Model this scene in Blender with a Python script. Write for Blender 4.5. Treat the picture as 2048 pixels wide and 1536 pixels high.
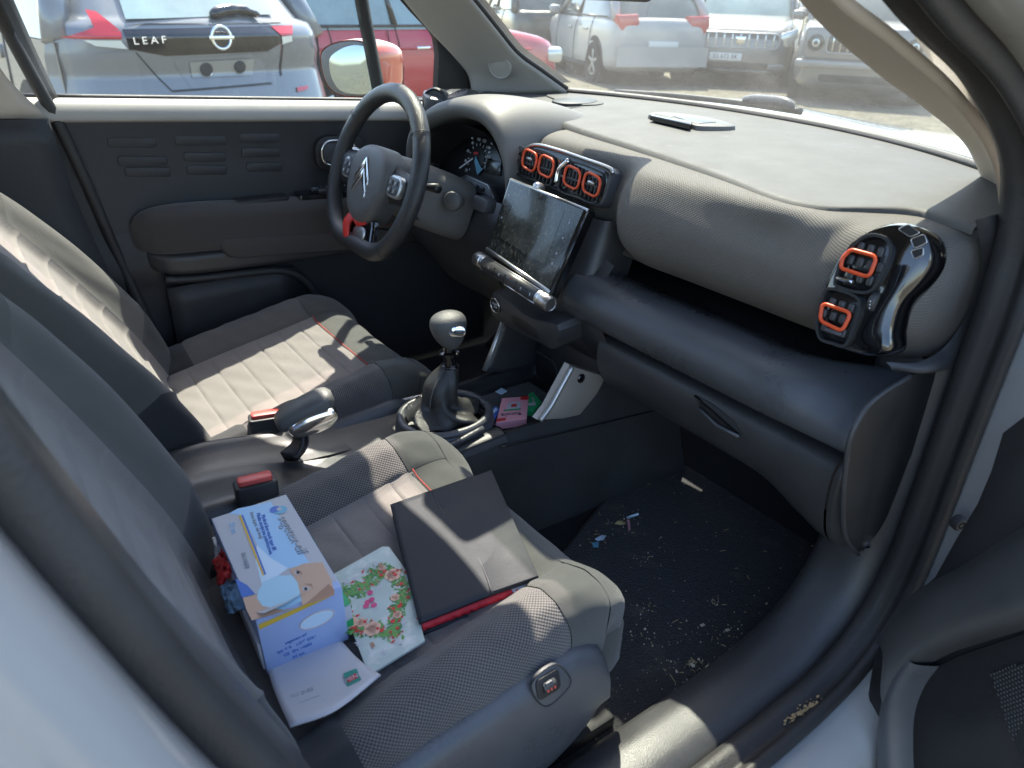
import bpy, bmesh, math, random
import numpy as np
from mathutils import Vector, Matrix
random.seed(7); np.random.seed(7)
for o in list(bpy.data.objects): bpy.data.objects.remove(o, do_unlink=True)
SC = bpy.context.scene
COL = SC.collection
R = math.radians

# ---------------------------------------------------------------- camera (metres; car: +X forward, +Y driver side, +Z up, ground z=0)
CP = np.array([-.255, -1.078, 1.32]); YAW, PIT, ROL, FPX = R(53.37), R(27.72), R(1.83), 1494.0
_f = np.array([math.cos(YAW)*math.cos(PIT), math.sin(YAW)*math.cos(PIT), -math.sin(PIT)])
_r0 = np.array([math.sin(YAW), -math.cos(YAW), 0.]); _u0 = np.cross(_r0, _f)
_r = math.cos(ROL)*_r0 + math.sin(ROL)*_u0; _u = -math.sin(ROL)*_r0 + math.cos(ROL)*_u0
cd = bpy.data.cameras.new('camera'); cam = bpy.data.objects.new('camera', cd); COL.objects.link(cam)
cam.matrix_world = Matrix(((_r[0], _u[0], -_f[0], CP[0]), (_r[1], _u[1], -_f[1], CP[1]), (_r[2], _u[2], -_f[2], CP[2]), (0, 0, 0, 1)))
cd.sensor_width = 36; cd.lens = 36*FPX/2048; cd.clip_start = .02; cd.clip_end = 2000
cd.dof.use_dof = True; cd.dof.focus_distance = 1.35; cd.dof.aperture_fstop = 6.5
SC.camera = cam
# ---------------------------------------------------------------- sky, sun, exposure
SUN = np.array([.38, .50, 1.0]); SUN = SUN/np.linalg.norm(SUN)          # direction towards the sun
el = math.asin(SUN[2]); az = math.atan2(SUN[0], SUN[1])                  # azimuth clockwise from +Y
w = bpy.data.worlds.new('World'); SC.world = w; w.use_nodes = True
nt = w.node_tree; bg = nt.nodes['Background']
sk = nt.nodes.new('ShaderNodeTexSky'); sk.sky_type = 'NISHITA'; sk.sun_disc = False
sk.sun_elevation = el; sk.sun_rotation = az; sk.dust_density = 1.6; sk.air_density = 1.0
nt.links.new(sk.outputs[0], bg.inputs[0]); bg.inputs[1].default_value = .15
sl = bpy.data.lights.new('sun', 'SUN'); sl.energy = 3.5; sl.angle = R(.53); sl.color = (1, .93, .80)
so = bpy.data.objects.new('sun', sl); COL.objects.link(so)
so.rotation_euler = Vector(SUN).to_track_quat('Z', 'Y').to_euler(); so.location = (3, 2, 8)
SC.view_settings.view_transform = 'Standard'; SC.view_settings.look = 'None'
SC.view_settings.exposure = 2.1; SC.view_settings.gamma = 1
SC.render.engine = 'CYCLES'
SC.cycles.max_bounces = 8; SC.cycles.diffuse_bounces = 4; SC.cycles.transparent_max_bounces = 12
SC.cycles.caustics_reflective = False; SC.cycles.caustics_refractive = False
SC.cycles.sample_clamp_indirect = 6

# ---------------------------------------------------------------- pixel (2048x1536) -> point on a known plane
def P(px, py, x=None, y=None, z=None):
    d = (px-1024)/FPX*_r - (py-768)/FPX*_u + _f
    t = (x-CP[0])/d[0] if x is not None else (y-CP[1])/d[1] if y is not None else (z-CP[2])/d[2]
    return CP + t*d
def PD(px, py, dist):
    d = (px-1024)/FPX*_r - (py-768)/FPX*_u + _f
    return CP + d/np.linalg.norm(d)*dist

# ---------------------------------------------------------------- materials
MATS = {}
def mat(name, col=(.5, .5, .5), rough=.5, metal=0, bump=None, var=0, vscale=6, coat=0, sheen=0, spec=.5, dirt=None, emit=None):
    if name in MATS: return MATS[name]
    m = bpy.data.materials.new(name); m.use_nodes = True; MATS[name] = m
    t = m.node_tree; b = t.nodes['Principled BSDF']; L = t.links.new
    b.inputs['Base Color'].default_value = (*col, 1); b.inputs['Roughness'].default_value = rough
    b.inputs['Metallic'].default_value = metal; b.inputs['Specular IOR Level'].default_value = spec
    b.inputs['Coat Weight'].default_value = coat; b.inputs['Coat Roughness'].default_value = .04
    b.inputs['Sheen Weight'].default_value = sheen
    tc = t.nodes.new('ShaderNodeTexCoord')
    if var or dirt:
        n = t.nodes.new('ShaderNodeTexNoise'); n.inputs['Scale'].default_value = vscale; n.inputs['Detail'].default_value = 6; n.inputs['Roughness'].default_value = .65
        L(tc.outputs['Object'], n.inputs['Vector'])
        mp = t.nodes.new('ShaderNodeMapRange'); mp.inputs[1].default_value = .3; mp.inputs[2].default_value = .7
        mp.inputs[3].default_value = 1-var; mp.inputs[4].default_value = 1+var
        L(n.outputs[0], mp.inputs[0])
        mx = t.nodes.new('ShaderNodeVectorMath'); mx.operation = 'SCALE'; mx.inputs[0].default_value = col
        L(mp.outputs[0], mx.inputs['Scale']); src = mx.outputs[0]
        if dirt:      # (colour, scale, threshold, amount): dust specks and smears with a shape of their own
            dc, ds, th, am = dirt
            n2 = t.nodes.new('ShaderNodeTexNoise'); n2.inputs['Scale'].default_value = ds; n2.inputs['Detail'].default_value = 8; n2.inputs['Roughness'].default_value = .7
            L(tc.outputs['Object'], n2.inputs['Vector'])
            r2 = t.nodes.new('ShaderNodeMapRange'); r2.inputs[1].default_value = th; r2.inputs[2].default_value = th+.15; r2.inputs[4].default_value = am
            L(n2.outputs[0], r2.inputs[0])
            mm = t.nodes.new('ShaderNodeMix'); mm.data_type = 'RGBA'; L(r2.outputs[0], mm.inputs[0]); L(src, mm.inputs[6]); mm.inputs[7].default_value = (*dc, 1)
            src = mm.outputs[2]
        L(src, b.inputs['Base Color'])
        rr = t.nodes.new('ShaderNodeMapRange'); rr.inputs[1].default_value = .3; rr.inputs[2].default_value = .7
        rr.inputs[3].default_value = max(.02, rough-.06); rr.inputs[4].default_value = min(1, rough+.08); L(n.outputs[0], rr.inputs[0]); L(rr.outputs[0], b.inputs['Roughness'])
    if bump:
        sc, st = bump
        n = t.nodes.new('ShaderNodeTexNoise'); n.inputs['Scale'].default_value = sc; n.inputs['Detail'].default_value = 3
        L(tc.outputs['Object'], n.inputs['Vector'])
        bp = t.nodes.new('ShaderNodeBump'); bp.inputs['Strength'].default_value = st; bp.inputs['Distance'].default_value = .002
        L(n.outputs[0], bp.inputs['Height']); L(bp.outputs[0], b.inputs['Normal'])
    if emit:
        b.inputs['Emission Color'].default_value = (*emit[0], 1); b.inputs['Emission Strength'].default_value = emit[1]
    return m
def weave(name, col, col2, pu, pv, depth, rough=.8, sheen=.25, twill=False, var=.08):
    """fabric / grained skin with a regular dot grid in metric UVs"""
    m = mat(name, col, rough, sheen=sheen, spec=.25); t = m.node_tree; b = t.nodes['Principled BSDF']; L = t.links.new
    uv = t.nodes.new('ShaderNodeUVMap'); sx = t.nodes.new('ShaderNodeSeparateXYZ'); L(uv.outputs[0], sx.inputs[0])
    def mth(op, a, c=None):
        n = t.nodes.new('ShaderNodeMath'); n.operation = op
        for i, v in enumerate((a, c)):
            if v is None: continue
            if isinstance(v, (int, float)): n.inputs[i].default_value = v
            else: L(v, n.inputs[i])
        return n.outputs[0]
    u = mth('MULTIPLY', sx.outputs[0], 2*math.pi/pu); v = mth('MULTIPLY', sx.outputs[1], 2*math.pi/pv)
    if twill: h = mth('SINE', mth('ADD', u, v))
    else: h = mth('MULTIPLY', mth('SINE', u), mth('SINE', v))
    h = mth('ADD', mth('MULTIPLY', h, .5), .5)
    mp = t.nodes.new('ShaderNodeMapRange'); mp.interpolation_type = 'SMOOTHSTEP'; mp.inputs[1].default_value = .25; mp.inputs[2].default_value = .75; L(h, mp.inputs[0])
    mx = t.nodes.new('ShaderNodeMix'); mx.data_type = 'RGBA'; mx.inputs[6].default_value = (*col2, 1); mx.inputs[7].default_value = (*col, 1); L(mp.outputs[0], mx.inputs[0])
    n = t.nodes.new('ShaderNodeTexNoise'); n.inputs['Scale'].default_value = 9; n.inputs['Detail'].default_value = 8; n.inputs['Roughness'].default_value = .7
    tc = t.nodes.new('ShaderNodeTexCoord'); L(tc.outputs['Object'], n.inputs[0])
    vr = t.nodes.new('ShaderNodeMapRange'); vr.inputs[1].default_value = .3; vr.inputs[2].default_value = .7; vr.inputs[3].default_value = 1-var; vr.inputs[4].default_value = 1+var; L(n.outputs[0], vr.inputs[0])
    sc = t.nodes.new('ShaderNodeVectorMath'); sc.operation = 'SCALE'; L(mx.outputs[2], sc.inputs[0]); L(vr.outputs[0], sc.inputs['Scale'])
    L(sc.outputs[0], b.inputs['Base Color'])
    bp = t.nodes.new('ShaderNodeBump'); bp.inputs['Strength'].default_value = .8; bp.inputs['Distance'].default_value = depth; L(mp.outputs[0], bp.inputs['Height']); L(bp.outputs[0], b.inputs['Normal'])
    return m
def glass(name, tint, dust=.05, refl=1.0, rough=.02, streak=False):
    m = bpy.data.materials.new(name); m.use_nodes = True; MATS[name] = m
    t = m.node_tree; t.nodes.clear(); L = t.links.new
    out = t.nodes.new('ShaderNodeOutputMaterial'); tr = t.nodes.new('ShaderNodeBsdfTransparent'); tr.inputs[0].default_value = (*tint, 1)
    gl = t.nodes.new('ShaderNodeBsdfGlossy'); gl.inputs['Roughness'].default_value = rough
    di = t.nodes.new('ShaderNodeBsdfTranslucent'); di.inputs[0].default_value = (.75, .73, .68, 1)
    d2 = t.nodes.new('ShaderNodeBsdfDiffuse'); d2.inputs[0].default_value = (.75, .73, .68, 1)
    ad = t.nodes.new('ShaderNodeMixShader'); ad.inputs[0].default_value = .5; L(di.outputs[0], ad.inputs[1]); L(d2.outputs[0], ad.inputs[2])
    lw = t.nodes.new('ShaderNodeLayerWeight'); lw.inputs[0].default_value = .5
    pw = t.nodes.new('ShaderNodeMath'); pw.operation = 'POWER'; pw.inputs[1].default_value = 4; L(lw.outputs['Facing'], pw.inputs[0])
    mr = t.nodes.new('ShaderNodeMapRange'); mr.inputs[3].default_value = .07*refl; mr.inputs[4].default_value = .85*refl; L(pw.outputs[0], mr.inputs[0])
    m1 = t.nodes.new('ShaderNodeMixShader'); L(mr.outputs[0], m1.inputs[0]); L(tr.outputs[0], m1.inputs[1]); L(gl.outputs[0], m1.inputs[2])
    m2 = t.nodes.new('ShaderNodeMixShader'); L(m1.outputs[0], m2.inputs[1]); L(ad.outputs[0], m2.inputs[2])
    n = t.nodes.new('ShaderNodeTexNoise'); n.inputs['Scale'].default_value = 7; n.inputs['Detail'].default_value = 8; n.inputs['Roughness'].default_value = .7
    tc = t.nodes.new('ShaderNodeTexCoord'); L(tc.outputs['Object'], n.inputs[0])
    dr = t.nodes.new('ShaderNodeMapRange'); dr.inputs[1].default_value = .3; dr.inputs[2].default_value = .75; dr.inputs[3].default_value = dust*.6; dr.inputs[4].default_value = dust*1.5; L(n.outputs[0], dr.inputs[0])
    L(dr.outputs[0], m2.inputs[0]); L(m2.outputs[0], out.inputs[0])
    return m
# ---------------------------------------------------------------- object helpers
def thing(name, label, cat, loc=(0, 0, 0), group=None):
    o = bpy.data.objects.new(name, None); COL.objects.link(o); o.location = loc; o.empty_display_size = .05
    o['label'] = label; o['category'] = cat
    if group: o['group'] = group
    return o
def tag(o, label, cat, group=None):
    o['label'] = label; o['category'] = cat
    if group: o['group'] = group
    return o
def link(name, me, m, parent=None, smooth=True, kind=None):
    o = bpy.data.objects.new(name, me); COL.objects.link(o)
    if m is not None: me.materials.append(MATS[m] if isinstance(m, str) else m)
    if smooth: me.shade_smooth()
    if kind: o['kind'] = kind
    if parent is not None:
        o.parent = parent; o.matrix_parent_inverse = WM(parent).inverted()
    return o
def WM(o):
    m = Matrix.LocRotScale(o.location, o.rotation_euler, o.scale)
    if o.parent: m = WM(o.parent) @ o.matrix_parent_inverse @ m
    return m
def mesh(name, V, F, m, parent=None, smooth=True, uv=None, kind=None):
    me = bpy.data.meshes.new(name); me.from_pydata([tuple(map(float, v)) for v in V], [], F); 
    if uv is not None:
        l = me.uv_layers.new(name='UVMap')
        idx = np.zeros(len(me.loops), dtype=np.int32); me.loops.foreach_get('vertex_index', idx)
        l.data.foreach_set('uv', np.asarray(uv, dtype=np.float32)[idx].ravel())
    me.update()
    return link(name, me, m, parent, smooth, kind)
def crv(pts, n, closed=False):
    """Catmull-Rom through pts, n samples, spaced by arc length of the control polygon"""
    p = np.asarray(pts, float)
    if closed: p = np.vstack([p, p[:1]])
    d = np.r_[0, np.cumsum(np.maximum(np.linalg.norm(np.diff(p, axis=0), axis=1), 1e-9))]
    s = np.linspace(0, d[-1], n+1)[:-1] if closed else np.linspace(0, d[-1], n)
    k = len(p); T = np.zeros_like(p)
    for i in range(k):
        if closed: a, b = (i-1 if i > 0 else k-2), (i+1 if i < k-1 else 1); da = (d[i]-d[i-1]) if i > 0 else d[-1]-d[-2]; db = (d[i+1]-d[i]) if i < k-1 else d[1]-d[0]; T[i] = (p[b]-p[a])/(da+db)
        elif i == 0: T[i] = (p[1]-p[0])/(d[1]-d[0])
        elif i == k-1: T[i] = (p[-1]-p[-2])/(d[-1]-d[-2])
        else: T[i] = (p[i+1]-p[i-1])/(d[i+1]-d[i-1])
    i = np.clip(np.searchsorted(d, s, side='right')-1, 0, k-2); h = (d[i+1]-d[i]); t = ((s-d[i])/h)[:, None]; h = h[:, None]
    return (2*t**3-3*t**2+1)*p[i]+(t**3-2*t**2+t)*h*T[i]+(-2*t**3+3*t**2)*p[i+1]+(t**3-t**2)*h*T[i+1]
def net(rows, nu, nv, closed_v=False):
    """rows: list of control polylines (same count). returns (nu,nv,3) smooth grid"""
    A = np.array([crv(r, nv, closed_v) for r in rows])
    return np.stack([crv(A[:, j], nu) for j in range(A.shape[1])], 1)
def gridmesh(name, G, m, parent=None, closed_v=False, closed_u=False, caps=False, smooth=True, thick=0, kind=None):
    G = np.asarray(G); nu, nv = G.shape[:2]
    V = G.reshape(-1, 3); F = []
    for i in range(nu if closed_u else nu-1):
        for j in range(nv if closed_v else nv-1):
            a = i*nv+j; b = i*nv+(j+1) % nv; c = ((i+1) % nu)*nv+(j+1) % nv; d = ((i+1) % nu)*nv+j
            F.append((a, b, c, d))
    if caps and closed_v:
        F.append(tuple(range(nv))[::-1]); F.append(tuple((nu-1)*nv+j for j in range(nv)))
    du = np.zeros((nu, nv)); dv = np.zeros((nu, nv))
    du[1:] = np.cumsum(np.linalg.norm(np.diff(G, axis=0), axis=2), 0); dv[:, 1:] = np.cumsum(np.linalg.norm(np.diff(G, axis=1), axis=2), 1)
    du[:] = du.mean(1)[:, None]
    o = mesh(name, V, F, m, parent, smooth, uv=np.stack([du.ravel(), dv.ravel()], 1), kind=kind)
    if thick:
        md = o.modifiers.new('t', 'SOLIDIFY'); md.thickness = thick; md.offset = -1
    return o
def tube(path, r, n=10, closed=False, flat=None):
    """sweep of a circle (or r as list) along a polyline; returns grid"""
    p = np.asarray(path, float); k = len(p); rr = np.full(k, r) if np.isscalar(r) else np.asarray(r, float)
    if closed: t = np.roll(p, -1, 0)-np.roll(p, 1, 0)
    else: t = np.gradient(p, axis=0)
    t /= np.linalg.norm(t, axis=1)[:, None]+1e-12
    ref = np.array([0, 0, 1.]) if abs(t[0][2]) < .9 else np.array([1., 0, 0])
    G = np.zeros((k, n, 3)); nrm = ref-t[0]*(ref@t[0]); nrm /= np.linalg.norm(nrm)
    for i in range(k):
        nrm = nrm-t[i]*(nrm@t[i]); nrm /= np.linalg.norm(nrm)+1e-12; b = np.cross(t[i], nrm)
        for j in range(n):
            a = 2*math.pi*j/n; G[i, j] = p[i]+rr[i]*(math.cos(a)*nrm+math.sin(a)*b*(flat or 1))
    return G
def tubeobj(name, path, r, m, parent=None, n=10, closed=False, flat=None, kind=None):
    return gridmesh(name, tube(path, r, n, closed, flat), m, parent, closed_v=True, closed_u=closed, caps=not closed, kind=kind)
class Fr:
    """local frame: origin + ex (right), ey (up), ez (towards viewer)"""
    def __init__(s, o, ex, ey):
        s.o = np.asarray(o, float); ex = np.asarray(ex, float); ey = np.asarray(ey, float)
        s.ex = ex/np.linalg.norm(ex); ey = ey-s.ex*(ey@s.ex); s.ey = ey/np.linalg.norm(ey); s.ez = np.cross(s.ex, s.ey)
    def __call__(s, x, y, z=0.): return s.o+s.ex*x+s.ey*y+s.ez*z
    def to(s, p): d = np.asarray(p)-s.o; return np.array([d@s.ex, d@s.ey, d@s.ez])
    def hit(s, px, py, z=0.):       # pixel -> local xy on the frame's plane
        d = (px-1024)/FPX*_r-(py-768)/FPX*_u+_f; o = s.o+s.ez*z
        t = ((o-CP)@s.ez)/(d@s.ez); q = s.to(CP+t*d); return q[:2]
def rrect(w, h, r, n=5, cx=0, cy=0):
    out = []
    rs = r if isinstance(r, (list, tuple)) else [r]*4
    for k, (sx, sy) in enumerate(((1, 1), (-1, 1), (-1, -1), (1, -1))):
        rk = rs[k]
        for i in range(n):
            a = math.pi/2*(k+i/(n-1)); out.append((cx+sx*(w/2-rk)+rk*math.cos(a), cy+sy*(h/2-rk)+rk*math.sin(a)))
    return out
def offs(o, d):
    """inset (d<0) or outset an outline by moving along averaged normals"""
    p = np.asarray(o, float); e = np.roll(p, -1, 0)-p; l = np.linalg.norm(e, axis=1); l[l == 0] = 1e-9; e /= l[:, None]
    nrm = np.stack([e[:, 1], -e[:, 0]], 1); a = nrm+np.roll(nrm, 1, 0); a /= np.linalg.norm(a, axis=1)[:, None]+1e-9
    ar = np.sum(p[:, 0]*np.roll(p[:, 1], -1)-np.roll(p[:, 0], -1)*p[:, 1])
    return p+a*d*(1 if ar > 0 else -1)
def plate(name, fr, out, z0, z1, m, parent=None, bev=.002, smooth=True, kind=None):
    """solid slab with the given outline (local xy), from z0 (back) to z1 (front), bevelled front edge"""
    p = np.asarray(out, float); ar = np.sum(p[:, 0]*np.roll(p[:, 1], -1)-np.roll(p[:, 0], -1)*p[:, 1])
    if ar < 0: p = p[::-1]
    b = min(bev, abs(z1-z0)*.9); rings = [(p, z0), (p, z1-b), (offs(p, -b*.3), z1-b*.3), (offs(p, -b), z1)]
    n = len(p); V = []; F = []
    for q, z in rings: V += [fr(x, y, z) for x, y in q]
    for k in range(len(rings)-1):
        for i in range(n): F.append((k*n+i, k*n+(i+1) % n, (k+1)*n+(i+1) % n, (k+1)*n+i))
    F.append(tuple((len(rings)-1)*n+i for i in range(n))); F.append(tuple(range(n))[::-1])
    o = mesh(name, V, F, m, parent, smooth, kind=kind)
    if smooth: smooth_angle(o, 40)
    return o
def smooth_angle(o, deg):
    me = o.data
    bm = bmesh.new(); bm.from_mesh(me)
    for e in bm.edges:
        if len(e.link_faces) == 2: e.smooth = e.calc_face_angle(0) < R(deg)
    bm.to_mesh(me); bm.free()
def ringplate(name, fr, out, inn, z0, z1, m, parent=None, bev=.001):
    """frame between two outlines with equal point counts"""
    p = np.asarray(out); q = np.asarray(inn); n = len(p)
    rings = [(p, z0), (p, z1-bev), (p+(q-p)*.12, z1), (p+(q-p)*.88, z1), (q, z1-bev), (q, z0)]
    V = []; F = []
    for k, (s, z) in enumerate(rings): V += [fr(x, y, z) for x, y in s]
    for k in range(len(rings)-1):
        for i in range(n): F.append((k*n+i, k*n+(i+1) % n, (k+1)*n+(i+1) % n, (k+1)*n+i))
    o = mesh(name, V, F, m, parent, True); smooth_angle(o, 50); return o
def box(name, c, s, m, parent=None, bev=.004, rot=None, seg=2):
    bm = bmesh.new(); bmesh.ops.create_cube(bm, size=1)
    for v in bm.verts: v.co = Vector((v.co.x*s[0], v.co.y*s[1], v.co.z*s[2]))
    if bev: bmesh.ops.bevel(bm, geom=list(bm.edges), offset=min(bev, min(s)*.45), segments=seg, affect='EDGES', profile=.5)
    if rot is not None: bmesh.ops.rotate(bm, verts=bm.verts, cent=(0, 0, 0), matrix=rot)
    bmesh.ops.translate(bm, verts=bm.verts, vec=Vector(c))
    me = bpy.data.meshes.new(name); bm.to_mesh(me); bm.free()
    o = link(name, me, m, parent); smooth_angle(o, 35); return o
def frbox(name, fr, c, s, m, parent=None, bev=.002):
    rot = Matrix((fr.ex, fr.ey, fr.ez)).transposed()
    return box(name, fr(*c), s, m, parent, bev, rot)
def lathe(name, fr, prof, m, parent=None, n=24, smooth_deg=40):
    """revolve (radius, z) profile about the frame's ez"""
    V = []; F = []; k = len(prof)
    for r_, z in prof:
        for j in range(n): a = 2*math.pi*j/n; V.append(fr(r_*math.cos(a), r_*math.sin(a), z))
    for i in range(k-1):
        for j in range(n): F.append((i*n+j, i*n+(j+1) % n, (i+1)*n+(j+1) % n, (i+1)*n+j))
    if prof[0][0] > 1e-6: F.append(tuple(range(n))[::-1])
    if prof[-1][0] > 1e-6: F.append(tuple((k-1)*n+j for j in range(n)))
    o = mesh(name, V, F, m, parent); smooth_angle(o, smooth_deg); return o
def text(name, s, fr, x, y, size, m, parent=None, z=.0006, ang=0, thick=.0002, sx=1.0, align='CENTER'):
    c = bpy.data.curves.new('t', 'FONT'); c.body = s; c.size = size; c.align_x = align; c.align_y = 'CENTER'; c.extrude = thick; c.resolution_u = 2
    t = bpy.data.objects.new('t', c); COL.objects.link(t)
    dg = bpy.context.evaluated_depsgraph_get(); me = bpy.data.meshes.new_from_object(t.evaluated_get(dg))
    bpy.data.objects.remove(t); bpy.data.curves.remove(c); me.materials.clear()
    ca, sa = math.cos(ang), math.sin(ang)
    for v in me.vertices:
        a, b, cc = v.co.x*sx, v.co.y, v.co.z; v.co = Vector(fr(x+a*ca-b*sa, y+a*sa+b*ca, z+cc))
    me.name = name
    return link(name, me, m, parent, smooth=False)
def decal(name, fr, out, m, parent=None, z=.0005):
    """thin printed patch lying on a face"""
    return mesh(name, [fr(x, y, z) for x, y in out], [tuple(range(len(out)))], m, parent, smooth=False)
def multi(name, polys, m, parent=None, smooth=False, kind=None):
    """join many small polygons (lists of 3-D points) into one print"""
    V = []; F = []
    for p in polys: F.append(tuple(range(len(V), len(V)+len(p)))); V += list(p)
    return mesh(name, V, F, m, parent, smooth, kind=kind)
def disc(fr, cx, cy, r, n=10, z=.0006, ry=None): return [fr(cx+r*math.cos(2*math.pi*i/n), cy+(ry or r)*math.sin(2*math.pi*i/n), z) for i in range(n)]
def rpoly(pts, r, n=5):
    """polygon with rounded corners; r as a fraction of the shorter neighbouring edge"""
    p = [np.array(q, float) for q in pts]; out = []; k = len(p)
    for i in range(k):
        a, b, c = p[i-1], p[i], p[(i+1) % k]; d = min(np.linalg.norm(a-b), np.linalg.norm(c-b))*r
        s = b+(a-b)/np.linalg.norm(a-b)*d; e = b+(c-b)/np.linalg.norm(c-b)*d
        for t in np.linspace(0, 1, n): out.append((1-t)**2*s+2*t*(1-t)*b+t*t*e)
    return np.array(out)
def sstep(a, b, x): t = np.clip((x-a)/(b-a), 0, 1); return t*t*(3-2*t)
# ---------------------------------------------------------------- material library (base colours; a few have light put in)
mat('dash_top', (.076, .0745, .071), .62, bump=(900, .25), var=.08, vscale=14, dirt=((.26, .24, .2), 40, .60, .35))
weave('dash_weave', (.175, .162, .147), (.120, .110, .099), .0044, .0044, .0006, rough=.6, sheen=0, var=.06)
mat('dash_hood', (.135, .131, .124), .55, bump=(900, .2), var=.06, vscale=12)
mat('plastic_dark', (.050, .050, .052), .36, bump=(700, .25), var=.18, vscale=9, dirt=((.16, .145, .12), 34, .62, .12))
mat('plastic_black', (.018, .0185, .020), .45, bump=(700, .2), var=.15, vscale=12)
mat('plastic_grey', (.078, .081, .088), .29, bump=(800, .25), var=.12, vscale=12, dirt=((.17, .155, .13), 34, .62, .12))
mat('door_dark', (.034, .035, .038), .5, bump=(600, .3), var=.12, vscale=8)
mat('trim_light', (.36, .355, .34), .62, bump=(500, .15), var=.04, vscale=6)
mat('trim_beige', (.52, .45, .38), .7, bump=(500, .15), var=.05, vscale=6)
mat('belt_pad_sunlit', (.38, .36, .33), .5, bump=(700, .15), var=.05, vscale=8)  # dark grey plastic; its sunlit paleness is put into this colour
mat('piano', (.004, .004, .005), .06, coat=1, var=.1, vscale=20)
mat('gloss_black', (.006, .006, .007), .18, coat=.5)
mat('rubber', (.032, .030, .030), .55, bump=(300, .3), var=.2, vscale=10, dirt=((.12, .10, .08), 30, .62, .3))
mat('chrome', (.78, .78, .78), .12, metal=1)
mat('satin', (.55, .54, .52), .32, metal=1, var=.04, vscale=20)
mat('silver_reflect', (.52, .46, .40), .38, metal=.45, var=.05, vscale=20)  # silver with the warm reflection of sunlit surfaces put into its colour
mat('silver_paint', (.55, .54, .52), .35, metal=.7)
mat('orange', (.72, .085, .022), .38, spec=.5)
mat('orange_paint', (.70, .10, .035), .25, coat=.6)
mat('red_plastic', (.62, .035, .03), .35)
mat('red_button', (.60, .075, .06), .4)
mat('leather', (.034, .034, .034), .36, bump=(420, .6), var=.15, vscale=15)
mat('leather_grey', (.10, .10, .097), .45, bump=(420, .55), var=.12, vscale=15)
weave('fab_mesh', (.150, .138, .130), (.050, .047, .047), .0052, .0052, .0008)
weave('fab_insert', (.235, .212, .198), (.172, .154, .144), .0030, .0030, .0005)
weave('fab_plain', (.080, .080, .073), (.055, .055, .050), .0022, .0022, .0004)
weave('fab_plain_lit', (.115, .110, .100), (.082, .078, .072), .0022, .0022, .0004)  # plain cloth made paler: stronger light on the backrests put into the colour
weave('fab_black', (.030, .031, .033), (.022, .022, .024), .0022, .0022, .0004)
weave('arm_fabric', (.075, .068, .064), (.055, .050, .048), .0025, .0025, .0003)
mat('stitch_red', (.45, .06, .05), .8)
mat('carpet', (.012, .0125, .015), .95, bump=(330, 1.6), var=.6, vscale=160, sheen=.25, dirt=((.10, .09, .068), 14, .55, .42))
mat('mat_side', (.010, .0105, .013), .9, bump=(200, .8), var=.3, vscale=60)
mat('paint_white', (.30, .30, .295), .28, coat=.9, var=.02, vscale=3)
mat('paint_jamb', (.40, .395, .38), .4, coat=.3, var=.05, vscale=10, dirt=((.25, .21, .16), 25, .60, .6))
mat('headliner', (.45, .43, .40), .9)
mat('sand', (.40, .28, .14), .95)
mat('crumb_pale', (.62, .56, .40), .9); mat('crumb_white', (.72, .72, .70), .8); mat('straw', (.45, .36, .17), .9)
mat('gauge_face', (.010, .011, .014), .3); mat('gauge_print', (.75, .77, .80), .5); mat('gauge_blue', (.16, .45, .62), .5)
mat('gauge_red', (.6, .05, .05), .5)
mat('paper_white', (.52, .52, .55), .6, var=.02, vscale=20); mat('paper_blue', (.36, .46, .72), .5, var=.04, vscale=20)
mat('print_lightblue', (.36, .60, .86), .5); mat('print_blue', (.05, .16, .55), .5); mat('print_paleblue', (.62, .78, .92), .5)
mat('print_yellow', (.75, .48, .05), .5); mat('print_skin', (.62, .40, .28), .55); mat('print_skin_dark', (.40, .22, .14), .55)
mat('print_mask', (.45, .70, .84), .6); mat('print_grey', (.34, .36, .40), .6); mat('print_green', (.02, .36, .13), .5)
mat('print_teal', (.03, .26, .20), .5); mat('print_red', (.60, .03, .03), .5); mat('print_dark', (.03, .03, .035), .6)
mat('print_pink', (.80, .36, .42), .5); mat('print_peach', (.78, .47, .34), .6); mat('leaf_print', (.05, .20, .05), .6)
mat('leaf_print2', (.13, .32, .08), .6); mat('card_mint', (.44, .51, .475), .45, var=.12, vscale=18, dirt=((.72, .70, .68), 30, .52, .8)); mat('print_magenta', (.62, .06, .20), .5)
mat('folder', (.026, .028, .034), .62, spec=.3, bump=(300, .15), var=.1, vscale=12); mat('folder_red', (.62, .02, .03), .6, bump=(60, .6)); mat('folder_cut', (.05, .05, .055), .6)
mat('screen_glass', (.022, .023, .020), .16, coat=.3, var=.5, vscale=25, dirt=((.17, .16, .125), 140, .53, .75))
mat('screen_glass2', (.040, .043, .038), .18, coat=.3, var=.5, vscale=25, dirt=((.17, .16, .125), 140, .54, .75))
mat('wrapper', (.55, .52, .62), .25, metal=.6)
glass('windscreen_glass', (.69, .73, .69), dust=.065, refl=.9)
glass('side_glass', (.86, .92, .90), dust=.02, refl=.8)
mat('mirror_glass', (.42, .48, .48), .03, metal=1)
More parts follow.
